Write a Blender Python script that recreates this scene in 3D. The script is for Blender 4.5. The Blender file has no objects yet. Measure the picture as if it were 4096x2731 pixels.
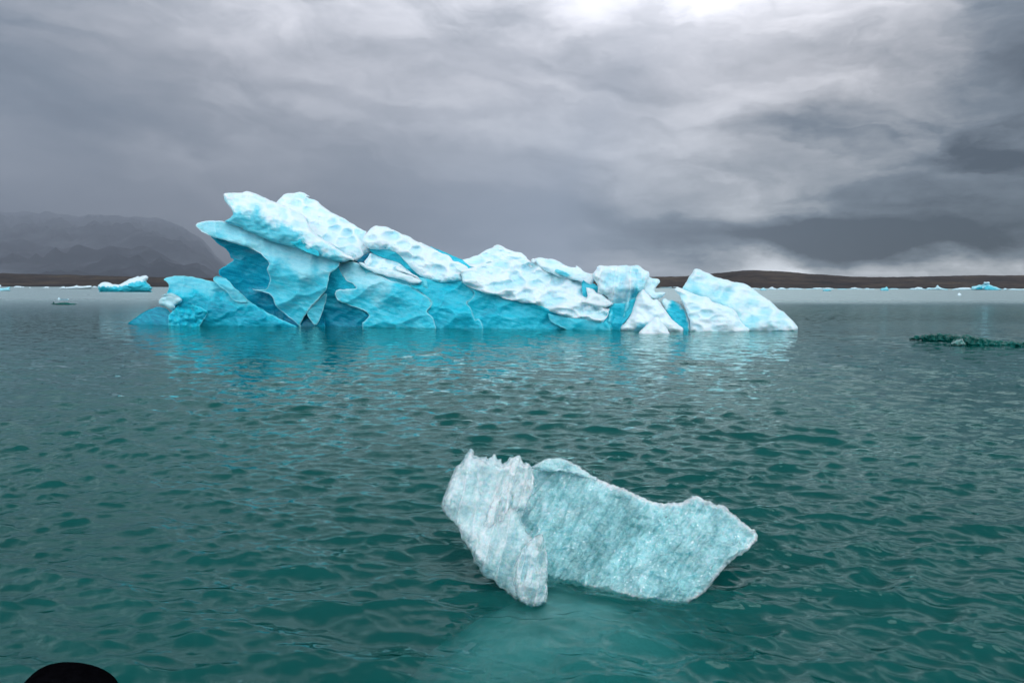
import bpy, math, random
import numpy as np
from mathutils import Matrix, Vector

random.seed(7)
np.random.seed(7)
scene = bpy.context.scene
COL = scene.collection

# ------------------------------------------------------------------ camera
F = 2731.0            # focal length in pixels of the 4096 wide photograph (24 mm)
CAMH = 2.2
PITCH = math.atan((1365.5 - 1145.0) / F)
ROLL = math.atan(9.0 / 4096.0)
cam_d = bpy.data.cameras.new('camera')
cam_d.lens = 24.0
cam_d.sensor_width = 36.0
cam_d.clip_start = 0.05
cam_d.clip_end = 80000.0
cam = bpy.data.objects.new('camera', cam_d)
COL.objects.link(cam)
R = Matrix.Rotation(math.pi / 2 - PITCH, 3, 'X') @ Matrix.Rotation(ROLL, 3, 'Z')
cam.matrix_world = Matrix.Translation((0, 0, CAMH)) @ R.to_4x4()
scene.camera = cam
RN = np.array(R)


def rays(u, v):
    """direction with y component 1 through a point of the photograph (4096 px wide)"""
    u = np.asarray(u, float)
    v = np.asarray(v, float)
    d = np.stack([(u - 2048.0) / F, -(v - 1365.5) / F, -np.ones_like(u)], -1) @ RN.T
    return d / d[..., 1:2]


def at(u, v, Y):
    d = rays(u, v)
    p = d * np.asarray(Y, float)[..., None]
    p[..., 2] += CAMH
    return p


def ground_y(u, v):
    d = rays(u, v)
    return -CAMH / d[..., 2]


# ------------------------------------------------------------------ noise
def _hash(ix, iy, seed):
    h = (ix.astype(np.int64) * 374761393 + iy.astype(np.int64) * 668265263 + seed * 974634777) & 0xffffffff
    h = ((h ^ (h >> 13)) * 1274126177) & 0xffffffff
    h = ((h ^ (h >> 16)) * 2246822519) & 0xffffffff
    return ((h ^ (h >> 15)) & 0xffffff) / float(0x1000000)


def perlin(x, y, seed=0):
    ix = np.floor(x); iy = np.floor(y)
    fx = x - ix; fy = y - iy
    ux = fx * fx * fx * (fx * (fx * 6 - 15) + 10)
    uy = fy * fy * fy * (fy * (fy * 6 - 15) + 10)

    def g(a, b):
        t = _hash(ix + a, iy + b, seed) * 2 * math.pi
        return np.cos(t) * (fx - a) + np.sin(t) * (fy - b)
    a = g(0, 0); b = g(1, 0); c = g(0, 1); d = g(1, 1)
    return ((a + ux * (b - a)) + uy * ((c + ux * (d - c)) - (a + ux * (b - a)))) * 1.5


def fbm(x, y, seed=0, octv=4, gain=0.5):
    s = 0.0; a = 1.0
    for i in range(octv):
        s = s + a * perlin(x, y, seed + i * 17)
        x = x * 2.03 + 11.3; y = y * 2.03 - 7.1
        a *= gain
    return s


def worley(x, y, seed=0, jit=0.85):
    ix = np.floor(x); iy = np.floor(y)
    f1 = np.full(x.shape, 9.0); f2 = np.full(x.shape, 9.0)
    for a in (-1, 0, 1):
        for b in (-1, 0, 1):
            cx = ix + a; cy = iy + b
            px = cx + 0.5 + jit * (_hash(cx, cy, seed) - 0.5)
            py = cy + 0.5 + jit * (_hash(cx, cy, seed + 5) - 0.5)
            d = np.hypot(x - px, y - py)
            f2 = np.where(d < f1, f1, np.minimum(f2, d))
            f1 = np.minimum(f1, d)
    return f1, f2


def sstep(a, b, x):
    t = np.clip((x - a) / (b - a), 0, 1)
    return t * t * (3 - 2 * t)


# ------------------------------------------------------------------ object helpers
def tag(o, label=None, cat=None, group=None, kind=None):
    if label: o['label'] = label
    if cat: o['category'] = cat
    if group: o['group'] = group
    if kind: o['kind'] = kind
    return o


def empty(name, loc):
    o = bpy.data.objects.new(name, None)
    o.location = loc
    COL.objects.link(o)
    return o


def mesh_obj(name, verts, quads, mat, parent=None, attrs=None, smooth=True):
    """link arrays as ONE mesh object; vertices are world coordinates"""
    me = bpy.data.meshes.new(name)
    verts = np.asarray(verts, np.float32)
    if parent is not None:
        org = np.array(parent.location, np.float32)
    else:
        org = np.array([verts[:, 0].mean(), verts[:, 1].mean(), max(verts[:, 2].min(), -0.2)], np.float32)
    verts = verts - org
    quads = np.asarray(quads, np.int32)
    n = quads.shape[1]
    me.vertices.add(len(verts)); me.vertices.foreach_set('co', verts.ravel())
    me.loops.add(quads.size); me.loops.foreach_set('vertex_index', quads.ravel())
    me.polygons.add(len(quads))
    me.polygons.foreach_set('loop_start', np.arange(len(quads), dtype=np.int32) * n)
    me.polygons.foreach_set('loop_total', np.full(len(quads), n, np.int32))
    me.polygons.foreach_set('use_smooth', np.full(len(quads), smooth, bool))
    me.update(calc_edges=True)
    me.validate()
    for k, a in (attrs or {}).items():
        at_ = me.attributes.new(k, 'FLOAT', 'POINT')
        at_.data.foreach_set('value', np.asarray(a, np.float32))
    me.materials.append(mat)
    o = bpy.data.objects.new(name, me)
    COL.objects.link(o)
    if parent is not None:
        o.parent = parent
    else:
        o.location = org
    return o


# ------------------------------------------------------------------ node helpers
class G:
    """tiny expression builder over shader nodes"""
    def __init__(self, tree):
        self.t = tree; self.n = tree.nodes; self.l = tree.links

    def node(self, kind, **kw):
        x = self.n.new(kind)
        for k, v in kw.items():
            setattr(x, k, v)
        return x

    def put(self, sock, v):
        if isinstance(v, bpy.types.NodeSocket):
            self.l.new(v, sock)
        elif v is not None:
            sock.default_value = v

    def m(self, op, a, b=None, c=None, clamp=False):
        x = self.node('ShaderNodeMath', operation=op, use_clamp=clamp)
        self.put(x.inputs[0], a)
        if b is not None: self.put(x.inputs[1], b)
        if c is not None: self.put(x.inputs[2], c)
        return x.outputs[0]

    def vm(self, op, a, b=None, scale=None):
        x = self.node('ShaderNodeVectorMath', operation=op)
        self.put(x.inputs[0], a)
        if b is not None: self.put(x.inputs[1], b)
        if scale is not None: self.put(x.inputs['Scale'], scale)
        return x.outputs['Value'] if op in ('LENGTH', 'DOT_PRODUCT') else x.outputs[0]

    def noise(self, vec, scale, detail=3.0, rough=0.5, dist=0.0, out=0):
        x = self.node('ShaderNodeTexNoise')
        self.put(x.inputs['Vector'], vec)
        x.inputs['Scale'].default_value = scale
        x.inputs['Detail'].default_value = detail
        x.inputs['Roughness'].default_value = rough
        x.inputs['Distortion'].default_value = dist
        return x.outputs[out]

    def voro(self, vec, scale, feature='F1', out='Distance'):
        x = self.node('ShaderNodeTexVoronoi', feature=feature)
        self.put(x.inputs['Vector'], vec)
        x.inputs['Scale'].default_value = scale
        return x.outputs[out]

    def ramp(self, fac, stops, interp='LINEAR'):
        x = self.node('ShaderNodeValToRGB')
        self.put(x.inputs[0], fac)
        cr = x.color_ramp
        cr.interpolation = interp
        while len(cr.elements) < len(stops):
            cr.elements.new(0.5)
        for e, (p, c) in zip(cr.elements, stops):
            e.position = p
            e.color = (c[0], c[1], c[2], 1.0)
        return x.outputs[0]

    def rng(self, v, a, b, c, d, smooth=False):
        x = self.node('ShaderNodeMapRange')
        if smooth: x.interpolation_type = 'SMOOTHSTEP'
        self.put(x.inputs[0], v)
        for i, q in enumerate((a, b, c, d)):
            self.put(x.inputs[i + 1], q)
        return x.outputs[0]

    def mixc(self, f, a, b):
        x = self.node('ShaderNodeMix', data_type='RGBA')
        self.put(x.inputs['Factor'], f)
        self.put(x.inputs['A'], a if isinstance(a, bpy.types.NodeSocket) else (*a, 1.0))
        self.put(x.inputs['B'], b if isinstance(b, bpy.types.NodeSocket) else (*b, 1.0))
        return x.outputs['Result']

    def xyz(self, v):
        x = self.node('ShaderNodeSeparateXYZ')
        self.put(x.inputs[0], v)
        return x.outputs

    def comb(self, a, b, c):
        x = self.node('ShaderNodeCombineXYZ')
        for i, q in enumerate((a, b, c)):
            self.put(x.inputs[i], q)
        return x.outputs[0]

    def attr(self, name, out='Fac'):
        x = self.node('ShaderNodeAttribute', attribute_name=name)
        return x.outputs[out]

    def bump(self, h, strength, dist, normal=None):
        x = self.node('ShaderNodeBump')
        x.inputs['Strength'].default_value = strength
        x.inputs['Distance'].default_value = dist
        self.put(x.inputs['Height'], h)
        if normal is not None: self.put(x.inputs['Normal'], normal)
        return x.outputs[0]


def new_mat(name):
    m = bpy.data.materials.new(name)
    m.use_nodes = True
    m.node_tree.nodes.clear()
    g = G(m.node_tree)
    out = g.node('ShaderNodeOutputMaterial')
    return m, g, out


def s2l(r, g, b):
    def f(c):
        c = c / 255.0
        return c / 12.92 if c <= 0.04045 else ((c + 0.055) / 1.055) ** 2.4
    return (f(r), f(g), f(b))


# ------------------------------------------------------------------ materials
def principled(g, out, color, rough, normal=None, sss=0.0, sss_scale=0.3, sss_rad=(0.3, 0.8, 1.0), spec=0.5, ior=1.31, trans=0.0):
    p = g.node('ShaderNodeBsdfPrincipled')
    g.put(p.inputs['Base Color'], color if isinstance(color, bpy.types.NodeSocket) else (*color, 1.0))
    g.put(p.inputs['Roughness'], rough)
    p.inputs['IOR'].default_value = ior
    p.inputs['Specular IOR Level'].default_value = spec
    p.inputs['Subsurface Weight'].default_value = sss
    p.inputs['Subsurface Radius'].default_value = sss_rad
    p.inputs['Subsurface Scale'].default_value = sss_scale
    g.put(p.inputs['Transmission Weight'], trans)
    if normal is not None: g.put(p.inputs['Normal'], normal)
    g.l.new(p.outputs[0], out.inputs['Surface'])
    return p


ICE_STOPS = [(0.0, (0.0, 0.10, 0.17)), (0.15, (0.0, 0.22, 0.34)), (0.33, (0.015, 0.53, 0.68)),
             (0.55, (0.23, 0.67, 0.77)), (0.75, (0.50, 0.79, 0.86)), (1.0, (0.75, 0.875, 0.92))]


def ice_material(name, size, bump_d, sss=0.0):
    m, g, out = new_mat(name)
    co = g.node('ShaderNodeTexCoord').outputs['Object']
    sn = g.attr('snow')
    n1 = g.noise(co, 1.6 / size, 5, 0.6)
    mp = g.node('ShaderNodeMapping')
    mp.inputs['Rotation'].default_value = (0, math.radians(-14), 0)
    g.l.new(co, mp.inputs['Vector'])
    n2 = g.noise(g.vm('MULTIPLY', mp.outputs[0], (0.45, 1, 3.4)), 2.6 / size, 6, 0.65, 0.4)
    n3 = g.noise(co, 22.0 / size, 4, 0.6)
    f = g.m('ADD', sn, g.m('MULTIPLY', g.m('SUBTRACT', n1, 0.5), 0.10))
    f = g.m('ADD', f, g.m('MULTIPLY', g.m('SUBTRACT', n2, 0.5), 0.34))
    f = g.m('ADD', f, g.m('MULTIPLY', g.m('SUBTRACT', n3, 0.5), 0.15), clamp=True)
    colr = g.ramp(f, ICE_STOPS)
    rough = g.rng(f, 0.25, 0.8, 0.22, 0.75)
    h = g.m('ADD', g.m('MULTIPLY', n3, 0.5), n2)
    nor = g.bump(h, 0.22, bump_d)
    principled(g, out, colr, rough, nor, sss=sss, sss_scale=0.55 * size)
    return m


M_ICE = ice_material('glacier_ice', 1.0, 0.12, sss=0.4)
M_FAR = ice_material('distant_ice', 4.0, 0.5)


def clear_ice(name, c_dark, c_mid, c_light, size, t0, t1, speck=1.3, rough=0.12, flk=0.55, wet=0.55, spec=0.55):
    """see-through ice full of bubbles: crystal facets, milky clouds, clear thin edges"""
    m, g, out = new_mat(name)
    co = g.node('ShaderNodeTexCoord').outputs['Object']
    sn = g.attr('snow')
    thin = g.attr('thin')
    n1 = g.noise(co, 2.2 / size, 5, 0.62)
    n2 = g.noise(co, 34.0 / size, 5, 0.7)
    n3 = g.noise(co, 7.0 / size, 5, 0.65, 0.6)
    f = g.m('ADD', sn, g.m('MULTIPLY', g.m('SUBTRACT', n1, 0.5), 0.4))
    f = g.m('ADD', f, g.m('MULTIPLY', g.m('SUBTRACT', n3, 0.5), 0.22))
    f = g.m('ADD', f, g.m('MULTIPLY', g.m('SUBTRACT', n2, 0.5), speck), clamp=True)
    # painted glints: white frosty flecks put into the colour, thicker along broken edges
    vn = g.node('ShaderNodeTexVoronoi')
    g.l.new(g.vm('ADD', co, g.vm('SCALE', g.noise(co, 55.0 / size, 3, 0.6, 0.0, out=1), scale=0.035 * size)), vn.inputs['Vector']); vn.inputs['Scale'].default_value = 50.0 / size
    pick = g.rng(g.m('ADD', g.xyz(vn.outputs['Color'])[0], g.m('ADD', g.m('MULTIPLY', thin, 0.45), g.m('MULTIPLY', g.m('SUBTRACT', n1, 0.5), 0.9))), 0.93, 1.03, 0.0, 1.0)
    fleck = g.m('MULTIPLY', pick, g.rng(vn.outputs['Distance'], 0.15, 0.55, 1.0, 0.0))
    f = g.m('ADD', f, g.m('MULTIPLY', fleck, flk), clamp=True)
    colr = g.ramp(f, [(0.0, c_dark), (0.5, c_mid), (1.0, c_light)])
    geo = g.node('ShaderNodeNewGeometry')
    wob = g.vm('ADD', co, g.vm('SCALE', g.noise(co, 18.0 / size, 2, 0.5, 0.0, out=1), scale=0.035 * size))
    fc = g.vm('SUBTRACT', g.voro(wob, 34.0 / size, out='Color'), (0.5, 0.5, 0.5))
    fc2 = g.vm('SUBTRACT', g.voro(wob, 80.0 / size, out='Color'), (0.5, 0.5, 0.5))
    fc = g.vm('ADD', fc, g.vm('SCALE', fc2, scale=0.6))
    fn = g.vm('NORMALIZE', g.vm('ADD', geo.outputs['Normal'], g.vm('SCALE', fc, scale=0.26)))
    nor = g.bump(g.m('ADD', n2, n3), 0.18, 0.03 * size, fn)
    tr = g.rng(g.m('ADD', g.m('ADD', n3, g.m('MULTIPLY', n1, 0.6)), g.m('MULTIPLY', thin, 0.25)), 0.62, 1.0, t1, t0)
    tr = g.m('ADD', g.m('MULTIPLY', tr, g.rng(f, 0.2, 0.9, 1.0, 0.6)), g.m('MULTIPLY', thin, 0.22), clamp=True)
    p = principled(g, out, colr, rough, nor, spec=spec, trans=tr, ior=1.31, sss=0.5, sss_scale=0.10 * size)
    g.put(p.inputs['Transmission Weight'], g.m('MULTIPLY', tr, g.m('SUBTRACT', 1.0, fleck)))
    p.inputs['Coat Weight'].default_value = wet
    p.inputs['Coat Roughness'].default_value = 0.04
    p.inputs['Coat IOR'].default_value = 1.4
    g.l.new(g.vm('NORMALIZE', g.vm('ADD', geo.outputs['Normal'], g.vm('SCALE', fc, scale=1.25))), p.inputs['Coat Normal'])
    return m


M_CHUNK = clear_ice('clear_bubbly_ice', (0.10, 0.52, 0.56), (0.46, 0.84, 0.87), (0.84, 0.95, 0.97), 1.0, 0.20, 0.66, 1.1)
M_GREEN = clear_ice('dark_clear_ice', (0.0, 0.055, 0.047), (0.004, 0.16, 0.135), (0.7, 0.88, 0.86), 2.0, 0.10, 0.35, 0.3, 0.25, 0.25, 0.06, 0.2)

m, g, out = new_mat('submerged_ice')
co = g.node('ShaderNodeTexCoord').outputs['Object']
n = g.noise(co, 3.0, 5, 0.6)
principled(g, out, g.ramp(n, [(0.3, (0.55, 0.90, 0.90)), (0.7, (0.75, 0.98, 0.97))]), 0.6, g.bump(n, 0.6, 0.1))
M_SUB = m

m, g, out = new_mat('black_rubber')
co = g.node('ShaderNodeTexCoord').outputs['Object']
n = g.noise(co, 40.0, 4, 0.6)
df = g.node('ShaderNodeBsdfDiffuse')
g.put(df.inputs['Color'], g.ramp(n, [(0.3, (0.0012, 0.0012, 0.0018)), (0.7, (0.003, 0.003, 0.004))]))
g.l.new(df.outputs[0], out.inputs['Surface'])
M_RUBBER = m

# water ------------------------------------------------------------
m, g, out = new_mat('lagoon_water')
geo = g.node('ShaderNodeNewGeometry')
pos = geo.outputs['Position']
nor0 = geo.outputs['Normal']
chop = g.attr('chop')
pr = g.node('ShaderNodeMapping'); pr.inputs['Rotation'].default_value = (0, 0, math.radians(12))
g.l.new(pos, pr.inputs['Vector'])
pa = g.vm('MULTIPLY', pr.outputs[0], (0.55, 1.0, 1.0))
c1 = g.noise(pa, 4.2, 3, 0.55, 0.3, out=1)
c2 = g.noise(pa, 15.0, 2, 0.5, 0.0, out=1)
d1 = g.vm('SUBTRACT', c1, (0.5, 0.5, 0.5))
d2 = g.vm('SUBTRACT', c2, (0.5, 0.5, 0.5))
dd = g.vm('ADD', g.vm('MULTIPLY', d1, (0.46, 0.74, 0.0)), g.vm('MULTIPLY', d2, (0.24, 0.40, 0.0)))
dd = g.vm('SCALE', dd, scale=chop)
nn = g.vm('NORMALIZE', g.vm('ADD', nor0, dd))
fr = g.node('ShaderNodeFresnel'); fr.inputs['IOR'].default_value = 1.333
g.l.new(nn, fr.inputs['Normal'])
dif = g.node('ShaderNodeBsdfDiffuse')
silt = g.noise(pos, 0.25, 3, 0.5)
g.put(dif.inputs['Color'], g.ramp(silt, [(0.3, (0.004, 0.250, 0.225)), (0.7, (0.012, 0.320, 0.290))]))
tr = g.node('ShaderNodeBsdfTransparent')
mx = g.node('ShaderNodeMixShader'); mx.inputs[0].default_value = 0.74
g.l.new(dif.outputs[0], mx.inputs[1]); g.l.new(tr.outputs[0], mx.inputs[2])
gl = g.node('ShaderNodeBsdfGlossy'); g.put(gl.inputs['Roughness'], g.attr('ruffle'))
gl.inputs['Color'].default_value = (0.82, 1.0, 0.985, 1)
g.l.new(nn, gl.inputs['Normal'])
mx2 = g.node('ShaderNodeMixShader')
g.l.new(fr.outputs[0], mx2.inputs[0]); g.l.new(mx.outputs[0], mx2.inputs[1]); g.l.new(gl.outputs[0], mx2.inputs[2])
g.l.new(mx2.outputs[0], out.inputs['Surface'])
va = g.node('ShaderNodeVolumeAbsorption')
va.inputs['Color'].default_value = (0.02, 0.55, 0.55, 1)
va.inputs['Density'].default_value = 2.5
g.l.new(va.outputs[0], out.inputs['Volume'])
M_WATER = m

# land --------------------------------------------------------------
m, g, out = new_mat('moraine_ground')
geo = g.node('ShaderNodeNewGeometry')
pos = geo.outputs['Position']
n1 = g.noise(g.vm('MULTIPLY', pos, (0.35, 0.35, 3.0)), 0.03, 5, 0.6)
n2 = g.noise(g.vm('MULTIPLY', pos, (0.6, 0.6, 3.0)), 0.12, 4, 0.6)
f = g.m('ADD', g.m('MULTIPLY', n1, 0.7), g.m('MULTIPLY', n2, 0.3))
c = g.ramp(f, [(0.36, (0.010, 0.008, 0.007)), (0.48, (0.034, 0.024, 0.019)), (0.57, (0.062, 0.044, 0.031)), (0.68, (0.12, 0.088, 0.045))])
wet = g.rng(g.m('ADD', g.xyz(pos)[2], g.m('MULTIPLY', g.m('SUBTRACT', n2, 0.5), 6.0)), 0.8, 3.0, 0.0, 1.0)
c = g.mixc(wet, (0.006, 0.006, 0.006), c)
principled(g, out, c, 0.95, g.bump(n2, 0.6, 3.0), spec=0.1, ior=1.45)
M_LAND = m

m, g, out = new_mat('mountain_rock')
geo = g.node('ShaderNodeNewGeometry')
pos = geo.outputs['Position']
n1 = g.noise(g.vm('MULTIPLY', pos, (0.8, 0.35, 1.6)), 0.0012, 6, 0.62, 0.4)
n2 = g.noise(pos, 0.004, 5, 0.6)
f = g.m('ADD', g.m('MULTIPLY', n1, 0.75), g.m('MULTIPLY', n2, 0.25))
c = g.ramp(f, [(0.40, (0.003, 0.006, 0.012)), (0.52, (0.010, 0.014, 0.024)), (0.60, (0.06, 0.07, 0.085)), (0.74, (0.18, 0.19, 0.21))])  # pale stops paint cloud wisps into the rock colour
principled(g, out, c, 0.95, None, spec=0.1, ior=1.45)
M_MOUNT = m

m = bpy.data.materials.new('haze_air')
m.use_nodes = True
m.node_tree.nodes.clear()
g = G(m.node_tree)
out = g.node('ShaderNodeOutputMaterial')
pv = g.node('ShaderNodeVolumePrincipled')
pv.inputs['Color'].default_value = (0.44, 0.485, 0.56, 1)
pv.inputs['Density'].default_value = 0.00008
g.l.new(pv.outputs[0], out.inputs['Volume'])
M_HAZE = m

# ------------------------------------------------------------------ slabs of ice
def seg_dist(P, poly):
    """signed distance (positive inside) and nearest outline point"""
    A = poly; B = np.roll(poly, -1, 0)
    best = np.full(len(P), 1e18); near = np.zeros_like(P)
    ins = np.zeros(len(P), bool)
    for a, b in zip(A, B):
        ab = b - a
        L = (ab * ab).sum()
        t = np.clip(((P - a) @ ab) / max(L, 1e-9), 0, 1)
        q = a + t[:, None] * ab
        d = ((P - q) ** 2).sum(1)
        k = d < best
        best = np.where(k, d, best)
        near[k] = q[k]
        if a[1] != b[1]:
            c = ((a[1] > P[:, 1]) != (b[1] > P[:, 1]))
            xi = a[0] + (P[:, 1] - a[1]) / (b[1] - a[1]) * ab[0]
            ins ^= c & (P[:, 0] < xi)
    d = np.sqrt(best)
    return np.where(ins, d, -d), near


def refine(poly, seg, jag, seed):
    """round the traced outline slightly, then roughen it like broken ice"""
    p = np.asarray(poly, float)
    q = np.roll(p, -1, 0)
    p = np.stack([p * 0.82 + q * 0.18, p * 0.18 + q * 0.82], 1).reshape(-1, 2)
    out = []
    for a, b in zip(p, np.roll(p, -1, 0)):
        n = max(1, int(np.hypot(*(b - a)) / seg))
        for i in range(n):
            out.append(a + (b - a) * i / n)
    p = np.array(out)
    s = 1.0 / max(seg * 4.5, 1e-6)
    dx = fbm(p[:, 0] * s, p[:, 1] * s, seed, 3, 0.6)
    dy = fbm(p[:, 0] * s + 50, p[:, 1] * s + 9, seed + 3, 3, 0.6)
    return p + jag * np.stack([dx, dy], 1)


_seed = [100]


def slab(name, poly, ridge, mat=None, parent=None, su=0.3, sd=0.0, gx=0.0, bw=18.0, B=0.35, T=3.0, bw2=None,
         snow=1.0, line=None, below=0.33, lw=14.0, dim=0.0, dsz=(62.0, 38.0), rip=0.05, und=0.15, rim=0.0, rw=5.0,
         jag=2.2, step=3.0, soft=0.25, tex=1.0, floor=None, facet=0.0, flute=0.0, fdir=(1.0, 0.25), fsz=45.0, scal=0.0, ssz=(120.0, 80.0)):
    """one solid block of ice. poly: its outline as seen in the photograph; ridge: (u, v, Y) along its nearest line, Y in
    metres from the viewer; su / sd: how far it leans back per metre above / below that line; T: thickness in metres."""
    _seed[0] += 31
    sd_ = _seed[0]
    P = refine(poly, max(step * 2.2, 2.0), jag, sd_)
    lo = P.min(0) - step * 1.5; hi = P.max(0) + step * 1.5
    nu = int((hi[0] - lo[0]) / step) + 1; nv = int((hi[1] - lo[1]) / step) + 1
    U, V = np.meshgrid(lo[0] + np.arange(nu) * step, lo[1] + np.arange(nv) * step)
    pts = np.stack([U.ravel(), V.ravel()], 1)
    d, near = seg_dist(pts, P)
    d = d.reshape(nv, nu)
    inside = d > 0
    cell = inside[:-1, :-1] | inside[1:, :-1] | inside[:-1, 1:] | inside[1:, 1:]
    used = np.zeros_like(inside)
    used[:-1, :-1] |= cell; used[1:, :-1] |= cell; used[:-1, 1:] |= cell; used[1:, 1:] |= cell
    snap = used & ~inside
    near = near.reshape(nv, nu, 2)
    U = np.where(snap, near[..., 0], U); V = np.where(snap, near[..., 1], V)
    d = np.where(snap, 0.0, d)
    k = used.ravel()
    u = U.ravel()[k]; v = V.ravel()[k]; d = d.ravel()[k]; edge = snap.ravel()[k]
    idx = -np.ones(nu * nv, np.int64); idx[k] = np.arange(k.sum())
    idx = idx.reshape(nv, nu)
    q = np.stack([idx[:-1, :-1], idx[1:, :-1], idx[1:, 1:], idx[:-1, 1:]], -1)[cell]
    rg = np.array(sorted(ridge), float)
    vr = np.interp(u, rg[:, 0], rg[:, 1]); Yr = np.interp(u, rg[:, 0], rg[:, 2])
    mpp = Yr / F
    h = (vr - v) * mpp
    sp = lambda x: 0.5 * (x + np.sqrt(x * x + soft * soft)) - 0.5 * soft
    Yb = Yr + su * sp(h) + sd * sp(-h) + gx * (u - rg[:, 0].mean()) * mpp
    wob = 1.0 + 0.45 * fbm(u / (bw * 3 + 1e-6), v / (bw * 3 + 1e-6), sd_ + 2, 2)
    t = np.clip(d / (bw * np.clip(wob, 0.4, 1.8)), 0, 1)
    fb = np.sqrt(np.clip(1 - (1 - t) ** 2, 0, 1))
    # colour: 0 clear deep blue ... 1 white
    s = np.full(u.shape, float(snow))
    if line is not None:
        ln = np.array(sorted(line), float)
        vl = np.interp(u, ln[:, 0], ln[:, 1])
        dv = (v - vl) + lw * 1.1 * fbm(u / (lw * 2.2), v / (lw * 2.2), sd_ + 5, 4, 0.6)
        mk = sstep(-lw, lw, dv)
        s = snow * (1 - mk) + below * mk
    white = sstep(0.62, 0.9, s)
    Yf = Yb + B * (1 - fb)
    sc = 1.0 / tex
    Yf = Yf + und * fbm(u / 95.0 * sc, v / 70.0 * sc, sd_ + 7, 3) * fb
    Yf = Yf + rip * fbm(u / 26.0 * sc, v / 13.0 * sc, sd_ + 11, 4, 0.6) * fb * (1 - 0.75 * white)
    Yf = Yf + rip * 0.8 * fbm(u / 24.0 * sc, v / 15.0 * sc, sd_ + 12, 3, 0.5) * fb * white
    if scal:
        wu = u + 30 * fbm(u / 120.0, v / 120.0, sd_ + 61, 2); wv = v + 0.35 * u + 25 * fbm(u / 120.0, v / 120.0, sd_ + 62, 2)
        w1, w2 = worley(wu / ssz[0], wv / ssz[1], sd_ + 63)
        Yf = Yf + scal * (0.6 - w1 * w1 * 1.6) * fb
    if facet:
        w1, w2 = worley(u / 30.0 * sc, v / 30.0 * sc, sd_ + 13)
        Yf = Yf + facet * (w1 - 0.4) * fb
    if flute:
        a = (u * fdir[0] + v * fdir[1]) / fsz
        b = (v * fdir[0] - u * fdir[1]) / (fsz * 6)
        fl = np.abs(fbm(a, b, sd_ + 41, 3, 0.5))
        Yf = Yf - flute * (0.5 - fl) * fb
        s = s + 0.2 * (0.35 - fl)
    if dim:
        wu = u + 8 * fbm(u / 60.0, v / 60.0, sd_ + 21, 2); wv = v + 5 * fbm(u / 60.0, v / 50.0, sd_ + 22, 2)
        amt = np.clip(0.85 + 1.0 * fbm(u / 110.0, v / 75.0, sd_ + 25, 3), 0.04, 1.25)
        wu = wu + 0.5 * dsz[0] * fbm(u / 190.0, v / 150.0, sd_ + 24, 2)
        w1, w2 = worley(wu / dsz[0], wv / dsz[1], sd_ + 23, 0.95)
        # melt runnels and a few small pits between the cups
        run = np.abs(fbm((u + 1.6 * v) / 60.0, (v - 0.4 * u) / 22.0, sd_ + 26, 3))
        Yf = Yf + 0.35 * dim * np.clip(0.16 - run, 0, 1) / 0.16 * fb * white * np.clip(0.9 - amt, 0, 1)
        cup = np.clip(1.0 - (w1 / 0.58) ** 2, 0, 1)
        cup = cup * cup * (3 - 2 * cup)
        amt = amt * fb * white
        Yf = Yf + 1.15 * dim * amt * cup
        s = s - 0.24 * np.minimum(amt, 0.95) * cup
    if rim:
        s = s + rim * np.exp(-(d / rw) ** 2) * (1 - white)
    s = np.clip(s, 0.0, 1.0)
    if bw2 is None:
        bw2 = max(T / float(mpp.mean()) * 0.55, bw)
    tb = np.clip(d / bw2, 0, 1)
    Yk = Yb + B + T * np.sqrt(np.clip(1 - (1 - tb) ** 2, 0, 1))
    vf = at(u, v, Yf)
    keep = ~edge
    vb = at(u[keep], v[keep], Yk[keep])
    # the back bows inwards a little at the top so the block is no extrusion
    ib = np.arange(len(u)); ib[keep] = len(u) + np.arange(keep.sum())
    qb = ib[q][:, ::-1]
    verts = np.concatenate([vf, vb])
    if floor is not None:
        verts[:, 2] = np.maximum(verts[:, 2], floor)
    quads = np.concatenate([q, qb])
    o = mesh_obj(name, verts, quads, mat or M_ICE, parent, {'snow': np.concatenate([s, s[keep]]), 'thin': np.concatenate([1 - fb, (1 - fb)[keep]])})
    return o


def Z(ox, oy, s):
    return lambda *pts: [(ox + s * x, oy + s * y) for x, y in pts]


z1 = Z(480, 700, 800 / 1901.0)
z2 = Z(1200, 800, 800 / 2240.0)
z3 = Z(1800, 900, 800 / 2352.0)
z4 = Z(2400, 950, 900 / 2352.0)
z5 = Z(0, 800, 800 / 2240.0)
z6 = Z(3200, 1000, 896 / 2352.0)
z7 = Z(1600, 1700, 1600 / 2352.0)

WL = np.array([(480, 1291), (700, 1299), (1200, 1303), (1900, 1312), (2480, 1319), (2760, 1322), (3200, 1325)], float)
WY = ground_y(WL[:, 0], WL[:, 1])


def rd(off, *pts):
    """ridge points with a distance measured from the iceberg's waterline"""
    return [(u, v, float(np.interp(u, WL[:, 0], WY)) + off * 0.64) for u, v in pts]


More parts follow.
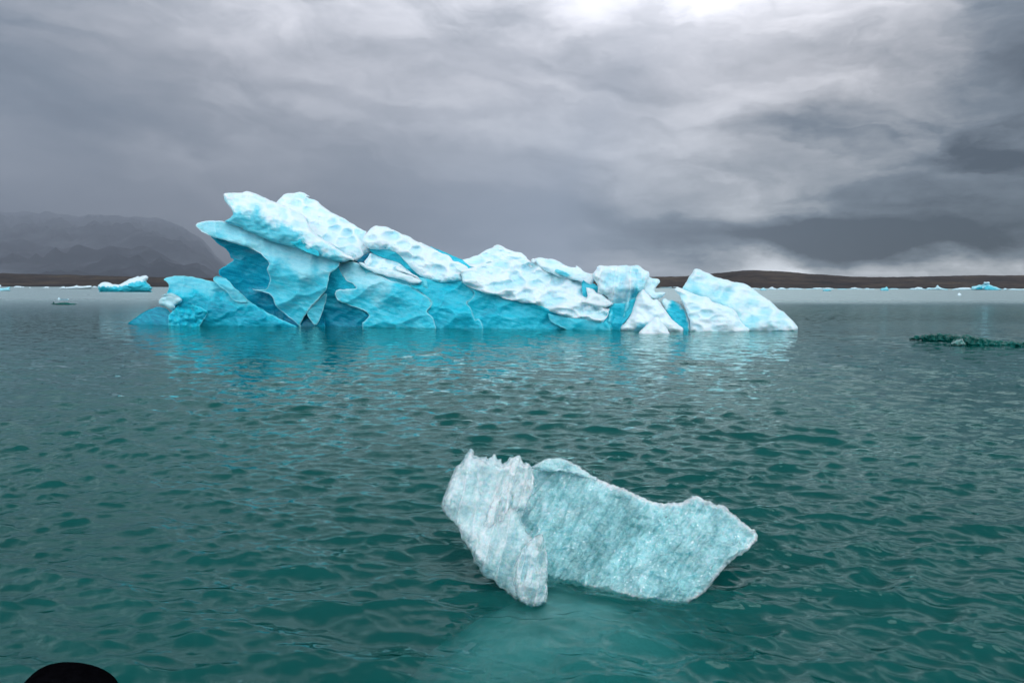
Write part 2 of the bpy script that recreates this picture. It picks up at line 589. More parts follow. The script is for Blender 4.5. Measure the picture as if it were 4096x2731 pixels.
def build_iceberg():
    c = at(np.array(1800.0), np.array(1312.0), np.array(37.5))
    berg = empty('iceberg', (float(c[0]), float(c[1]), 0.0))
    tag(berg, 'huge blue and white iceberg slanting across the lagoon with dimpled snowy top', 'iceberg')

    def S(name, poly, ridge, **k):
        hard = name in ('ice_wall', 'ice_toe', 'ice_fin', 'ice_hollow')
        k['B'] = k.get('B', 0.35) * (0.28 if hard else 0.7)
        k['bw'] = k.get('bw', 18.0) * (0.6 if hard else 0.9)
        k['rip'] = k.get('rip', 0.05) * (0.25 if hard else 0.4)
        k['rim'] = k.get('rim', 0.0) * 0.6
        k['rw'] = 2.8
        k['bw2'] = 7.0
        k['lw'] = k.get('lw', 14.0) * 1.35
        if hard:
            k['scal'] = 0.30
            k['und'] = k.get('und', 0.15) * 0.4
        return slab(name, poly, ridge, parent=berg, **k)

    # inner mass that ties the slabs together
    S('ice_core', z1((1100, 640), (1250, 420), (1700, 520)) + z2((250, 330), (700, 560), (900, 450), (1500, 760), (1900, 780)) +
      z3((600, 420), (900, 520), (1600, 720), (2200, 700), (2300, 900), (2300, 1300)) + z1((1000, 1500), (950, 1100), (1130, 900)),
      rd(2.6, (900, 1250), (2600, 1250)), su=0.6, B=1.0, T=7, bw=50, snow=0.28, step=6, jag=3, rip=0.2)

    # ---- rear dimpled slab
    S('snow_crust', z1((1440, 290), (1490, 255), (1530, 212), (1560, 180), (1640, 170), (1720, 163), (1760, 175), (1810, 205)) +
      z2((60, -35), (170, 0), (210, 25), (260, 70), (330, 130), (400, 160), (480, 200), (540, 240), (600, 270), (640, 300), (700, 335),
         (755, 355), (725, 410), (720, 480), (785, 545), (802, 585), (770, 625), (700, 650), (640, 690), (560, 660), (420, 590), (200, 460), (0, 380)) +
      z1((1600, 470), (1480, 340)),
      rd(1.9, (1100, 900), (1300, 960), (1480, 1030)), su=0.85, sd=0.15, B=0.45, bw=20, T=4, snow=0.97, dim=0.26, dsz=(50, 36), und=0.2)
    S('ice_crevice', z2((635, 690), (700, 625), (805, 575), (790, 610), (730, 710), (650, 712)), rd(1.75, (1400, 1030), (1500, 1030)),
      su=0.2, snow=0.08, B=0.1, bw=6, T=1.5, rip=0.03)

    # ---- upper front slab with the white horn
    S('snow_crust', z1((978, 182), (1010, 171), (1100, 170), (1165, 168), (1205, 154), (1280, 170), (1400, 225), (1490, 265), (1620, 320), (1740, 370)) +
      z2((100, 282), (122, 345), (210, 410), (330, 490), (440, 560), (520, 612), (598, 645), (608, 680), (560, 672), (480, 700), (420, 695), (260, 645),
         (120, 607), (0, 570)) +
      z1((1830, 762), (1700, 705), (1560, 662), (1400, 620), (1250, 550), (1120, 492), (985, 440), (1040, 410), (1080, 372), (1045, 300), (995, 240)),
      rd(-2.35, *z1((980, 235), (1080, 340), (1300, 380), (1560, 490)), *z2((0, 400), (200, 500), (400, 580), (600, 668))),
      su=0.75, sd=0.30, B=0.5, bw=15, T=4, snow=0.99, below=0.44, lw=17, rip=0.05, und=0.2, dim=0.05, dsz=(50, 34),
      line=z1((980, 240), (1050, 320), (1180, 345), (1290, 365), (1400, 425), (1560, 500), (1640, 490)) + z2((0, 405), (130, 520), (300, 580), (450, 640), (600, 700)))
    S('ice_hollow', z1((1565, 560), (1590, 540), (1640, 550), (1700, 590), (1760, 650), (1830, 700), (1880, 720), (1900, 775), (1820, 750), (1700, 700), (1600, 620)),
      rd(-2.5, (1150, 960), (1280, 1020)), su=0.1, snow=0.33, B=0.25, bw=12, T=1.0, rip=0.02)

    # ---- long pale fin and the bright cyan wall under it
    ce_up = z1((713, 482), (740, 455), (830, 430), (960, 435), (1100, 470), (1250, 540), (1400, 605), (1560, 645), (1700, 685), (1830, 745)) + \
        z2((0, 550), (260, 630), (430, 680))
    S('ice_wall', ce_up + z2((445, 720), (400, 780), (330, 830), (300, 1000), (270, 1042), (200, 1112), (110, 1205), (30, 1335), (0, 1392)) +
      z1((1735, 1450), (1700, 1432), (1650, 1382), (1560, 1312), (1480, 1250), (1462, 1180), (1430, 1132), (1340, 1108), (1240, 1080), (1320, 1088), (1390, 1090),
         (1430, 1000), (1410, 935), (1398, 890), (1418, 830), (1350, 760), (1290, 718), (1200, 682), (1000, 622), (860, 585), (760, 528)),
      rd(-1.75, *z1((713, 495), (1000, 600), (1300, 700), (1440, 830), (1700, 900), (1900, 930)), *z2((200, 830), (430, 760))),
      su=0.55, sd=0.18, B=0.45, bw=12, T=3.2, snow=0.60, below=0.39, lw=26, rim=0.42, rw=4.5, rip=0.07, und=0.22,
      line=z1((700, 600), (1150, 660), (1420, 810), (1590, 855), (1740, 960), (1900, 945)) + z2((0, 850), (100, 840), (220, 810), (330, 790), (430, 740)))
    # dark wall of the hollow under the fin
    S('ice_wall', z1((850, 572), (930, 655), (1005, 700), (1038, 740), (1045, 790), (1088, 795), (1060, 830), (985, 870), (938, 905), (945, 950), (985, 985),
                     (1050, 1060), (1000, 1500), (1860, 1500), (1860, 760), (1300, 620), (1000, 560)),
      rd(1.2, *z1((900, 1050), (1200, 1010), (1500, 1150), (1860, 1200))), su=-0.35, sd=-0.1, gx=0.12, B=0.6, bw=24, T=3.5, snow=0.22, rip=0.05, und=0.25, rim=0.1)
    # ---- left toe
    S('ice_toe', z1((408, 990), (470, 968), (570, 956), (690, 965), (780, 985), (880, 1015), (950, 1030), (1100, 1075), (1230, 1200), (1400, 1310), (1690, 1440),
                    (1690, 1500), (470, 1500), (460, 1340), (500, 1290), (520, 1235), (590, 1200), (520, 1140), (438, 1122), (466, 1080), (462, 1035)),
      rd(-1.5, *z1((410, 1050), (600, 1150), (900, 1180), (1200, 1260), (1690, 1430))), su=0.6, sd=0.12, B=0.5, bw=16, T=4, snow=0.46, below=0.24, lw=26, rip=0.10, und=0.25, rim=0.14,
      line=z1((400, 1120), (600, 1160), (800, 1120), (1000, 1140), (1200, 1200), (1690, 1400)))
    S('ice_fin', z1((885, 1005), (888, 972), (930, 960), (1020, 992), (1100, 1080), (1230, 1200), (1180, 1212), (1068, 1192), (1022, 1115), (935, 1045)),
      rd(-1.75, *z1((885, 1010), (1100, 1110), (1230, 1205))), su=0.5, sd=0.2, B=0.25, bw=9, T=1.5, snow=0.44, rip=0.08, rim=0.15)
    S('ice_toe', z1((452, 1345), (500, 1290), (560, 1215), (640, 1200), (720, 1240), (845, 1292), (810, 1360), (750, 1440), (740, 1500), (470, 1500)),
      rd(-1.9, *z1((450, 1380), (840, 1380))), su=0.35, sd=0.1, B=0.35, bw=14, T=2, snow=0.30, rip=0.16, facet=0.45, rim=0.2, und=0.3)
    S('ice_knob', z1((365, 1195), (400, 1158), (470, 1130), (540, 1142), (592, 1180), (582, 1212), (520, 1240), (530, 1262), (490, 1290), (430, 1252), (375, 1232)),
      rd(-1.95, *z1((365, 1220), (590, 1220))), su=0.4, sd=0.3, B=0.4, bw=16, T=1.2, snow=0.72, rip=0.1, facet=0.28, rim=0.1)
    S('ice_fin', z1((372, 1147), (440, 1124), (480, 1118), (560, 1150), (590, 1185), (540, 1165), (470, 1140)), rd(-1.9, *z1((372, 1150), (590, 1170))),
      su=0.4, sd=0.3, B=0.15, bw=6, T=0.5, snow=0.72, rip=0.03, step=2, jag=1)
    S('ice_toe', z1((85, 1402), (130, 1370), (200, 1320), (280, 1275), (360, 1253), (450, 1268), (490, 1330), (490, 1480), (200, 1480), (60, 1440)),
      rd(-1.1, *z1((90, 1400), (300, 1390), (490, 1400))), su=0.7, sd=0.1, B=0.3, bw=10, T=2, snow=0.20, rip=0.06, rim=0.08)

    # ---- wall between the bright wall and the pillow
    S('ice_wall', z2((420, 690), (440, 780), (490, 870), (620, 920), (640, 1010), (420, 1010), (395, 1050), (440, 1140), (560, 1175), (720, 1240), (790, 1300), (740, 1480),
                     (60, 1480), (180, 1260), (270, 1060), (320, 830)),
      rd(-0.1, *z2((60, 1200), (760, 1250))), su=-0.15, sd=0.1, gx=-0.08, B=0.5, bw=20, T=3, snow=0.30, below=0.17, lw=60, line=z2((60, 1250), (300, 1150), (780, 1200)), rip=0.06, und=0.25)
    S('ice_toe', z2((75, 1260), (105, 1215), (190, 1125), (290, 1035), (300, 1100), (260, 1230), (195, 1400), (150, 1395), (105, 1320)),
      rd(-0.9, *z2((75, 1270), (290, 1200))), su=0.25, sd=0.2, gx=0.3, B=0.3, bw=12, T=1.5, snow=0.40, rip=0.1, rim=0.3, rw=4)

    S('ice_toe', z1((1560, 1310), (1720, 1270), (1930, 1290), (1960, 1500), (1560, 1500)), rd(-0.3, *z1((1560, 1440), (1960, 1440))), su=0.3, B=0.3, bw=14, T=2, snow=0.16, rip=0.05)
    # ---- second white block with its blue underside
    S('ice_wall', z2((740, 500), (900, 500), (1000, 550), (1100, 590), (1180, 690), (1300, 800), (1420, 880), (1400, 930), (1290, 850), (1220, 795), (1150, 735), (1080, 692), (960, 658),
                     (850, 612), (785, 575)), rd(0.55, *z2((740, 560), (1100, 660), (1400, 900))), su=-0.5, sd=0.3, B=0.2, bw=12, T=2, snow=0.34, rip=0.04)
    S('snow_crust', z2((698, 445), (718, 410), (770, 340), (840, 288), (920, 292), (980, 305), (1060, 340), (1140, 380), (1220, 410), (1290, 455), (1370, 480), (1440, 520),
                       (1510, 550), (1570, 590), (1660, 620), (1690, 648), (1710, 682), (1730, 690), (1780, 695), (1900, 760), (1850, 900), (1700, 925), (1550, 930), (1400, 885), (1250, 775),
                       (1160, 665), (1095, 600), (940, 545), (880, 560), (765, 545), (712, 500)),
      rd(-0.1, *z2((700, 480), (900, 480), (1100, 560), (1300, 720), (1500, 850), (1850, 860))), su=0.8, sd=0.25, B=0.5, bw=18, T=4, snow=0.98, below=0.5, lw=14, dim=0.30, dsz=(64, 42),
      line=z2((700, 530), (900, 540), (1100, 610), (1250, 790), (1400, 890), (1550, 905), (1700, 900), (1900, 880)))
    S('snow_crust', z2((715, 695), (740, 660), (790, 588), (850, 612), (960, 658), (1080, 692), (1160, 740), (1220, 795), (1300, 850), (1400, 925), (1330, 890), (1200, 850), (1090, 820),
                       (860, 790), (770, 760)), rd(-0.2, *z2((700, 720), (1400, 920))), su=0.9, B=0.2, bw=10, T=2, snow=0.93, dim=0.18, dsz=(34, 26), rip=0.06)
    S('snow_ledge', z2((652, 705), (675, 698), (710, 702), (770, 740), (860, 762), (960, 770), (1090, 795), (1200, 830), (1330, 880), (1372, 905), (1330, 937), (1270, 942), (1100, 885),
                       (960, 852), (860, 825), (760, 782), (690, 742)), rd(-0.8, *z2((650, 725), (860, 800), (1100, 860), (1370, 925))), su=0.7, sd=0.3, B=0.25, bw=10, T=2, snow=0.90, rip=0.05)
    S('snow_ledge', z2((1065, 760), (1085, 742), (1130, 752), (1200, 792), (1300, 850), (1370, 902), (1290, 865), (1180, 820), (1100, 795)), rd(-0.6, *z2((1065, 780), (1370, 900))),
      su=0.7, sd=0.2, B=0.2, bw=8, T=1, snow=0.98, rip=0.03)

    S('ice_wall', z2((640, 700), (900, 800), (1250, 860), (1420, 880), (1440, 1020), (1100, 1000), (800, 900)), rd(-0.35, *z2((640, 760), (1440, 960))), su=0.5, B=0.2, bw=12, T=2, snow=0.42)
    # ---- frosted pillow
    S('ice_wall', z2((428, 745), (442, 710), (490, 690), (580, 685), (660, 712), (760, 785), (860, 828), (1000, 900), (1120, 930), (1230, 955), (1330, 1018), (1432, 1090), (1482, 1160),
                     (1440, 1222), (1418, 1255), (1490, 1310), (1530, 1480), (700, 1480), (690, 1372), (712, 1362), (772, 1302), (778, 1275), (690, 1222), (560, 1180), (440, 1142), (395, 1072),
                     (388, 1042), (415, 1005), (560, 998), (640, 990), (592, 942), (520, 902), (482, 850), (440, 792)),
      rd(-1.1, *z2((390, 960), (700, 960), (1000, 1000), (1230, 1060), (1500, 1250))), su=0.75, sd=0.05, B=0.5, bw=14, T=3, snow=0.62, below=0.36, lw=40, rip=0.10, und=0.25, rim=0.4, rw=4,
      line=z2((390, 960), (600, 930), (760, 1010), (1000, 1010), (1150, 950), (1300, 900)))
    # ---- middle right blue wall
    S('ice_wall', z2((1225, 962), (1260, 945), (1340, 925), (1385, 870), (1550, 910), (1700, 905), (1820, 870), (1845, 930), (1930, 1000), (1962, 1060), (1930, 1112), (1855, 1150), (1922, 1220),
                     (1942, 1320), (1962, 1345), (2000, 1328), (2030, 1360), (2060, 1480), (1420, 1480), (1500, 1335), (1418, 1255), (1480, 1160), (1432, 1090), (1330, 1018)),
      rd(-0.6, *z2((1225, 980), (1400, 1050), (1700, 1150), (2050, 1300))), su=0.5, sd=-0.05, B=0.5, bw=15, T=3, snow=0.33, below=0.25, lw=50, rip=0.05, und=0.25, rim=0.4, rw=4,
      line=z2((1225, 1250), (1700, 1220), (2050, 1320)))
    S('ice_wall', z2((1370, 480), (1900, 700), (2000, 1000), (1980, 1200), (1900, 1250), (1500, 1200), (1300, 950)), rd(0.9, *z2((1300, 1000), (2000, 1050))), su=0.4, B=0.5, bw=20, T=3, snow=0.33)

    # ---- main dimpled body on the right
    S('snow_crust', z3((-40, 330), (0, 362), (40, 420), (100, 420), (190, 400), (270, 370), (330, 350), (380, 322), (420, 290), (500, 265), (520, 240), (565, 230), (620, 250), (680, 285),
                       (760, 315), (840, 325), (890, 362), (915, 405), (965, 432), (1010, 500), (800, 600), (300, 600), (80, 560), (-40, 480)),
      rd(1.9, *z3((-40, 540), (1000, 520))), su=1.0, B=0.4, bw=14, T=4, snow=0.98, dim=0.30, dsz=(66, 26))
    S('snow_crust', z3((985, 410), (1005, 390), (1060, 384), (1140, 394), (1220, 405), (1290, 430), (1340, 470), (1420, 494), (1480, 505), (1476, 466), (1520, 498), (1570, 545), (1650, 575),
                       (1695, 565), (1700, 640), (1670, 735), (1645, 735), (1600, 680), (1480, 650), (1300, 620), (1050, 500)),
      rd(1.0, *z3((985, 520), (1700, 660))), su=0.8, B=0.35, bw=12, T=3, snow=0.95, dim=0.15, dsz=(80, 34))
    S('snow_crust', z3((950, 408), (965, 398), (995, 392), (1004, 430), (990, 450), (960, 440)), rd(1.2, *z3((950, 430), (1004, 430))), su=0.6, B=0.15, bw=6, T=1, snow=0.96, step=2, jag=1)
    S('ice_hollow', z3((1228, 540), (1250, 520), (1310, 530), (1390, 570), (1430, 600), (1350, 602), (1260, 570)), rd(0.35, *z3((1228, 560), (1430, 590))), su=0.3, sd=0.1, B=0.2, bw=8, T=0.6, snow=0.45, rip=0.02, step=2)
    S('snow_crust', z3((55, 505), (140, 515), (250, 500), (340, 480), (450, 445), (560, 425), (700, 405), (860, 400), (960, 440), (1040, 450), (1120, 510), (1230, 580), (1330, 610), (1420, 625),
                       (1560, 650), (1620, 720), (1590, 820), (1600, 840), (1700, 800), (1830, 830), (1925, 930), (1880, 1000), (1840, 1090), (1790, 1158), (1700, 1132), (1550, 1112), (1400, 1092),
                       (1240, 1042), (1130, 1002), (1030, 942), (1000, 932), (850, 912), (700, 882), (560, 832), (450, 818), (350, 778), (250, 740), (165, 695), (138, 640), (125, 560)),
      rd(-0.9, *z3((60, 640), (250, 700), (450, 780), (700, 850), (1000, 905), (1240, 1010), (1550, 1090), (1900, 1100))), su=0.85, sd=0.3, B=0.5, bw=16, T=5, snow=0.97, dim=0.32, dsz=(76, 40),
      und=0.3, rip=0.06)
    S('snow_spire', z3((1600, 735), (1612, 732), (1690, 750), (1720, 800), (1800, 815), (1850, 870), (1925, 930), (1880, 960), (1760, 960), (1560, 920), (1545, 900), (1620, 860)),
      rd(-0.55, *z3((1545, 920), (1925, 940))), su=0.45, sd=0.2, B=0.3, bw=12, T=2, snow=0.98, rip=0.05)
    S('ice_hollow', z3((1550, 640), (1640, 700), (1690, 690), (1760, 740), (1760, 820), (1700, 820), (1620, 740), (1610, 860), (1560, 860)), rd(0.3, *z3((1550, 760), (1760, 760))), su=0.1, B=0.2, bw=10, T=2,
      snow=0.36, rip=0.03)
    # ---- rounded block
    S('ice_block', z3((1675, 575), (1700, 540), (1722, 515), (1728, 490), (1775, 470), (1850, 486), (1940, 470), (2000, 480), (2060, 466), (2120, 480), (2200, 471), (2260, 500), (2300, 538),
                      (2342, 552), (2340, 620), (2310, 690), (2290, 760), (2210, 860), (2190, 940), (2110, 1080), (2010, 1200), (2000, 1320), (1800, 1320), (1790, 1160), (1850, 1060), (1900, 950), (1830, 830), (1735, 815), (1740, 710), (1695, 640)),
      rd(-0.35, *z3((1680, 700), (2000, 720), (2340, 660))), su=0.55, sd=0.22, gx=0.05, B=0.55, bw=24, T=4, snow=0.92, below=0.36, lw=26, rip=0.06, und=0.3, flute=0.5, fsz=70.0, fdir=(1.0, 0.12), dim=0.06, dsz=(80, 60),
      line=z3((1680, 880), (1880, 990), (2020, 960), (2130, 800), (2200, 700), (2340, 690)))
    S('ice_block', z4((470, 430), (505, 405), (540, 420), (608, 428), (632, 465), (612, 490), (570, 545), (572, 575), (640, 566), (692, 572), (655, 622), (600, 648), (520, 640), (440, 540)),
      rd(-0.2, *z4((440, 520), (690, 580))), su=0.6, sd=0.3, B=0.3, bw=10, T=2, snow=0.84, rip=0.07, und=0.2, facet=0.15)
    # ---- blue wall below the main body
    S('ice_wall', z3((120, 640), (200, 690), (450, 800), (1030, 920), (1240, 1020), (1550, 1090), (1790, 1130), (1900, 920), (2060, 920), (2190, 830), (2190, 940), (2110, 1080), (2010, 1195), (2010, 1330),
                     (385, 1330), (385, 1220), (370, 1150), (332, 1105), (282, 1110), (268, 1060), (240, 980), (188, 915), (240, 880), (292, 830), (282, 790), (230, 740), (150, 680)),
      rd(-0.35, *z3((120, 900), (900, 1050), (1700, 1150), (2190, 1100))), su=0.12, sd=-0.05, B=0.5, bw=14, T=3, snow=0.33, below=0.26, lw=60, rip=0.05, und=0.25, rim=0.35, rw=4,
      line=z3((120, 1080), (900, 1120), (2190, 1180)))
    S('ice_toe', z3((1150, 1035), (1200, 1055), (1400, 1090), (1550, 1105), (1790, 1150), (1850, 1130), (1900, 1240), (1900, 1330), (1500, 1330), (1350, 1212), (1200, 1148), (1165, 1100)),
      rd(-0.75, *z3((1150, 1120), (1900, 1200))), su=0.3, sd=0.05, B=0.35, bw=14, T=1.5, snow=0.37, rip=0.05, rim=0.1)

    # ---- right group: spires and wedges
    S('ice_spire', z4((640, 650), (672, 625), (720, 660), (765, 653), (822, 690), (882, 750), (912, 790), (946, 890), (946, 1010), (860, 1010), (780, 890), (690, 770)),
      rd(-0.3, *z4((640, 760), (800, 860), (946, 900))), su=0.5, B=0.3, bw=12, T=2.5, gx=0.2, snow=0.86, below=0.30, lw=12, rip=0.06, line=[(2640, 1240), (2700, 1202), (2735, 1230), (2760, 1330)])
    S('ice_spire', z4((205, 948), (280, 870), (330, 790), (362, 700), (380, 620), (402, 560), (430, 528), (456, 532), (490, 570), (555, 652), (592, 637), (640, 695), (700, 780), (760, 862),
                      (810, 905), (878, 952), (860, 1010), (300, 1010)),
      rd(-1.2, *z4((205, 940), (450, 800), (650, 820), (870, 950))), su=0.35, sd=0.12, B=0.6, bw=34, T=3, snow=0.98, below=0.52, lw=16, rip=0.04, und=0.3,
      line=z4((205, 960), (350, 960), (480, 890), (560, 900), (640, 1100), (870, 1100)))
    S('ice_spire', z4((400, 995), (470, 930), (540, 860), (572, 838), (597, 830), (640, 868), (700, 950), (738, 1015), (720, 1050), (420, 1050)),
      [(2550, 1320, 31.9), (2690, 1320, 31.9)], su=0.4, sd=0.1, B=0.5, bw=30, T=1.5, snow=0.98, rip=0.04, und=0.2)
    S('ice_wedge', z4((858, 522), (900, 468), (940, 400), (985, 335), (1020, 325), (1080, 350), (1160, 390), (1200, 415), (1280, 425), (1390, 465), (1490, 475), (1550, 500), (1620, 550),
                      (1680, 600), (1760, 650), (1830, 710), (1870, 750), (1910, 770), (1960, 820), (2020, 870), (2060, 920), (2074, 950), (2040, 1010), (1500, 1010), (1450, 920), (1350, 750),
                      (1130, 660), (980, 600), (880, 560)),
      rd(0.6, *z4((860, 560), (1130, 640), (1400, 780), (1560, 900), (2070, 960))), su=0.65, sd=0.2, B=0.5, bw=26, T=3.5, snow=0.92, below=0.62, lw=34, rip=0.04, und=0.25, dim=0.05,
      line=z4((860, 500), (1050, 560), (1250, 640), (1430, 760), (1530, 900), (1700, 1000), (2070, 1050)))
    S('ice_wedge', z4((772, 542), (820, 513), (870, 540), (920, 565), (1010, 600), (1130, 625), (1180, 675), (1280, 700), (1390, 745), (1432, 790), (1470, 870), (1510, 920), (1562, 950),
                      (1550, 1010), (940, 1010), (945, 890), (905, 780), (870, 690), (830, 600)),
      rd(-0.7, *z4((772, 700), (1000, 800), (1300, 880), (1560, 960))), su=0.6, sd=0.05, B=0.4, bw=18, T=3, snow=0.97, dim=0.12, dsz=(60, 36), rip=0.05)
    return berg


# ------------------------------------------------------------------ foreground chunk
def build_chunk():
    chunk = empty('ice_chunk', (0.3, 4.9, 0.0))
    tag(chunk, 'glassy pale turquoise ice chunk floating in the near water with jagged upright fin', 'ice chunk')
    k = dict(mat=M_CHUNK, parent=chunk, tex=2.2)
    # right saddle shaped slab, leaning back
    slab('ice_slab', z7((700, 300), (780, 235), (850, 208), (900, 193), (960, 198), (1020, 222), (1070, 258), (1140, 300), (1190, 328), (1290, 363), (1340, 380), (1400, 410), (1450, 438),
                        (1530, 460), (1590, 453), (1660, 455), (1690, 428), (1740, 410), (1800, 438), (1850, 463), (1900, 468), (1940, 498), (1990, 548), (2030, 578), (2080, 618), (2108, 652),
                        (2095, 690), (2040, 742), (1960, 792), (1910, 832), (1880, 872), (1850, 912), (1820, 952), (1780, 992), (1730, 1032), (1660, 1057), (1600, 1062), (1540, 1047), (1450, 1032),
                        (1320, 1007), (1200, 978), (1060, 948), (960, 925), (860, 960), (760, 980), (680, 760)),
         [(z7((650, 0))[0][0], 2440, 4.95), (2300, 2400, 4.86), (2560, 2440, 4.62), (2750, 2380, 4.60), (3033, 2145, 4.80)], su=0.85, sd=-0.2, B=0.07, bw=26, T=0.55, bw2=190, snow=0.50, below=0.40,
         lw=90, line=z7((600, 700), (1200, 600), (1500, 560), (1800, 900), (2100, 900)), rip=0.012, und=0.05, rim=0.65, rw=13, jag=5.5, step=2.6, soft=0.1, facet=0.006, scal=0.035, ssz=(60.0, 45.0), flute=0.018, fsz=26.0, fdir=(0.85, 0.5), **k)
    # ridge of ice behind the saddle
    slab('ice_ridge', z7((760, 250), (830, 212), (900, 190), (960, 196), (1020, 222), (1090, 268), (1170, 318), (1150, 335), (1050, 300), (960, 270), (850, 275)),
         [(2100, 1870, 5.55), (2400, 1920, 5.5)], su=0.5, sd=0.6, B=0.06, bw=14, T=0.2, snow=0.62, rip=0.02, und=0.02, rim=0.2, rw=6, jag=4, step=2.5, soft=0.03, facet=0.03, **k)
    # jagged upright fin on the left
    slab('ice_fin', z7((241, 480), (258, 410), (290, 350), (310, 280), (350, 225), (385, 190), (395, 160), (410, 135), (432, 148), (440, 188), (455, 178), (468, 196), (500, 178), (515, 205), (532, 185),
                       (548, 168), (560, 172), (572, 205), (588, 195), (605, 235), (620, 225), (640, 192), (680, 183), (712, 176), (722, 228), (745, 220), (766, 228), (778, 255), (790, 312), (786, 362),
                       (770, 422), (735, 508), (712, 560), (740, 605), (760, 640), (860, 760), (868, 1035), (835, 1060), (760, 1070), (720, 1052), (640, 992), (560, 922), (500, 892), (468, 850),
                       (428, 790), (424, 750), (370, 672), (340, 602), (300, 552), (258, 512)),
         [(1760, 2030, 5.05), (1900, 2230, 4.80), (2040, 2330, 4.68), (2200, 2400, 4.62)], su=0.62, sd=-0.1, gx=0.12, B=0.10, bw=30, T=0.40, bw2=120, snow=0.82, below=0.68, lw=60,
         line=z7((240, 700), (500, 800), (700, 700), (870, 800)), rip=0.012, und=0.07, rim=0.2, rw=9, jag=6, step=3.0, soft=0.1, facet=0.01, flute=0.06, fsz=80.0, **k)
    slab('ice_fin', z7((590, 300), (640, 195), (680, 185), (712, 178), (720, 228), (762, 224), (778, 255), (790, 312), (786, 362), (770, 422), (735, 508), (705, 500), (640, 560), (520, 620),
                       (470, 640), (520, 480)),
         [(1920, 2100, 4.93), (2120, 2050, 5.0)], su=0.55, sd=0.2, gx=-0.15, B=0.05, bw=22, T=0.2, snow=0.86, rip=0.015, und=0.05, rim=0.05, flute=0.08, fsz=45.0, jag=4, step=2.6, soft=0.06, facet=0.05, **k)
    slab('ice_fin', z7((836, 632), (852, 690), (872, 780), (866, 900), (869, 1032), (835, 1060), (760, 1070), (690, 1020), (660, 900), (680, 790), (740, 700), (790, 652)),
         [(2050, 2300, 4.58), (2190, 2300, 4.56)], su=0.5, sd=0.05, gx=-0.1, B=0.05, bw=20, T=0.25, snow=0.82, rip=0.015, und=0.04, rim=0.1, flute=0.06, fsz=45.0, jag=4, step=2.6, soft=0.06, facet=0.05, **k)
    # the part of the chunk under water
    nt, nf = 60, 120
    th = np.linspace(0.0005, math.pi - 0.0005, nt)[:, None]; ph = np.linspace(0, 2 * math.pi, nf, endpoint=False)[None, :]
    r = 1 + 0.22 * np.sin(2 * ph + 0.6) + 0.10 * np.sin(3 * ph + 2.0) + 0.05 * np.sin(5 * ph) + 0 * th
    rho = np.sin(th)
    x = 0.32 + 1.42 * r * rho * np.cos(ph)
    y = 4.62 + np.where(np.sin(ph) > 0, 2.3, 0.98) * r * rho * np.sin(ph)
    z = np.where(np.cos(th) > 0, -0.09 - 0.16 * rho - 0.95 * rho ** 2.2, -1.15 - 0.5 * np.sqrt(np.clip(1 - rho ** 2, 0, 1)) + 0 * ph)
    z = z + 0.10 * fbm(x * 2.4, y * 2.0, 57, 4) * rho ** 0.6
    z = np.minimum(z, -0.085)
    I = np.arange(nt * nf).reshape(nt, nf)
    J = np.roll(I, -1, 1)
    q = np.stack([I[:-1], I[1:], J[1:], J[:-1]], -1).reshape(-1, 4)
    mesh_obj('submerged_ice', np.stack([x, y, z], -1).reshape(-1, 3), q, M_SUB, chunk)
    return chunk


# ------------------------------------------------------------------ smaller floating ice
def far_berg(name, label, cat, poly, Y=None, group=None, **k):
    p = np.array(poly, float)
    vb = p[:, 1].max(); uc = p[:, 0].mean()
    if Y is None:
        Y = float(ground_y(np.array(uc), np.array(vb - 0.5)))
    w = p[:, 0].max() - p[:, 0].min()
    Wm = w * Y / F
    a = dict(su=0.5, sd=0.1, B=0.12 * Wm, bw=max(2.5, 0.10 * w), T=0.35 * Wm, snow=0.95, jag=0.6, step=max(0.8, min(2.5, w / 40.0)), rip=0.01 * Wm, und=0.03 * Wm, tex=max(0.15, w / 300.0), soft=0.05, mat=M_FAR)
    a.update(k)
    # carry the outline a little under the waterline
    pl = [(u, v + (3.0 if v > vb - 1.2 else 0.0)) for u, v in poly]
    o = slab(name, pl, [(p[:, 0].min(), vb - 0.35 * (vb - p[:, 1].min()), Y), (p[:, 0].max(), vb - 0.35 * (vb - p[:, 1].min()), Y)], **a)
    return tag(o, label, cat, group)


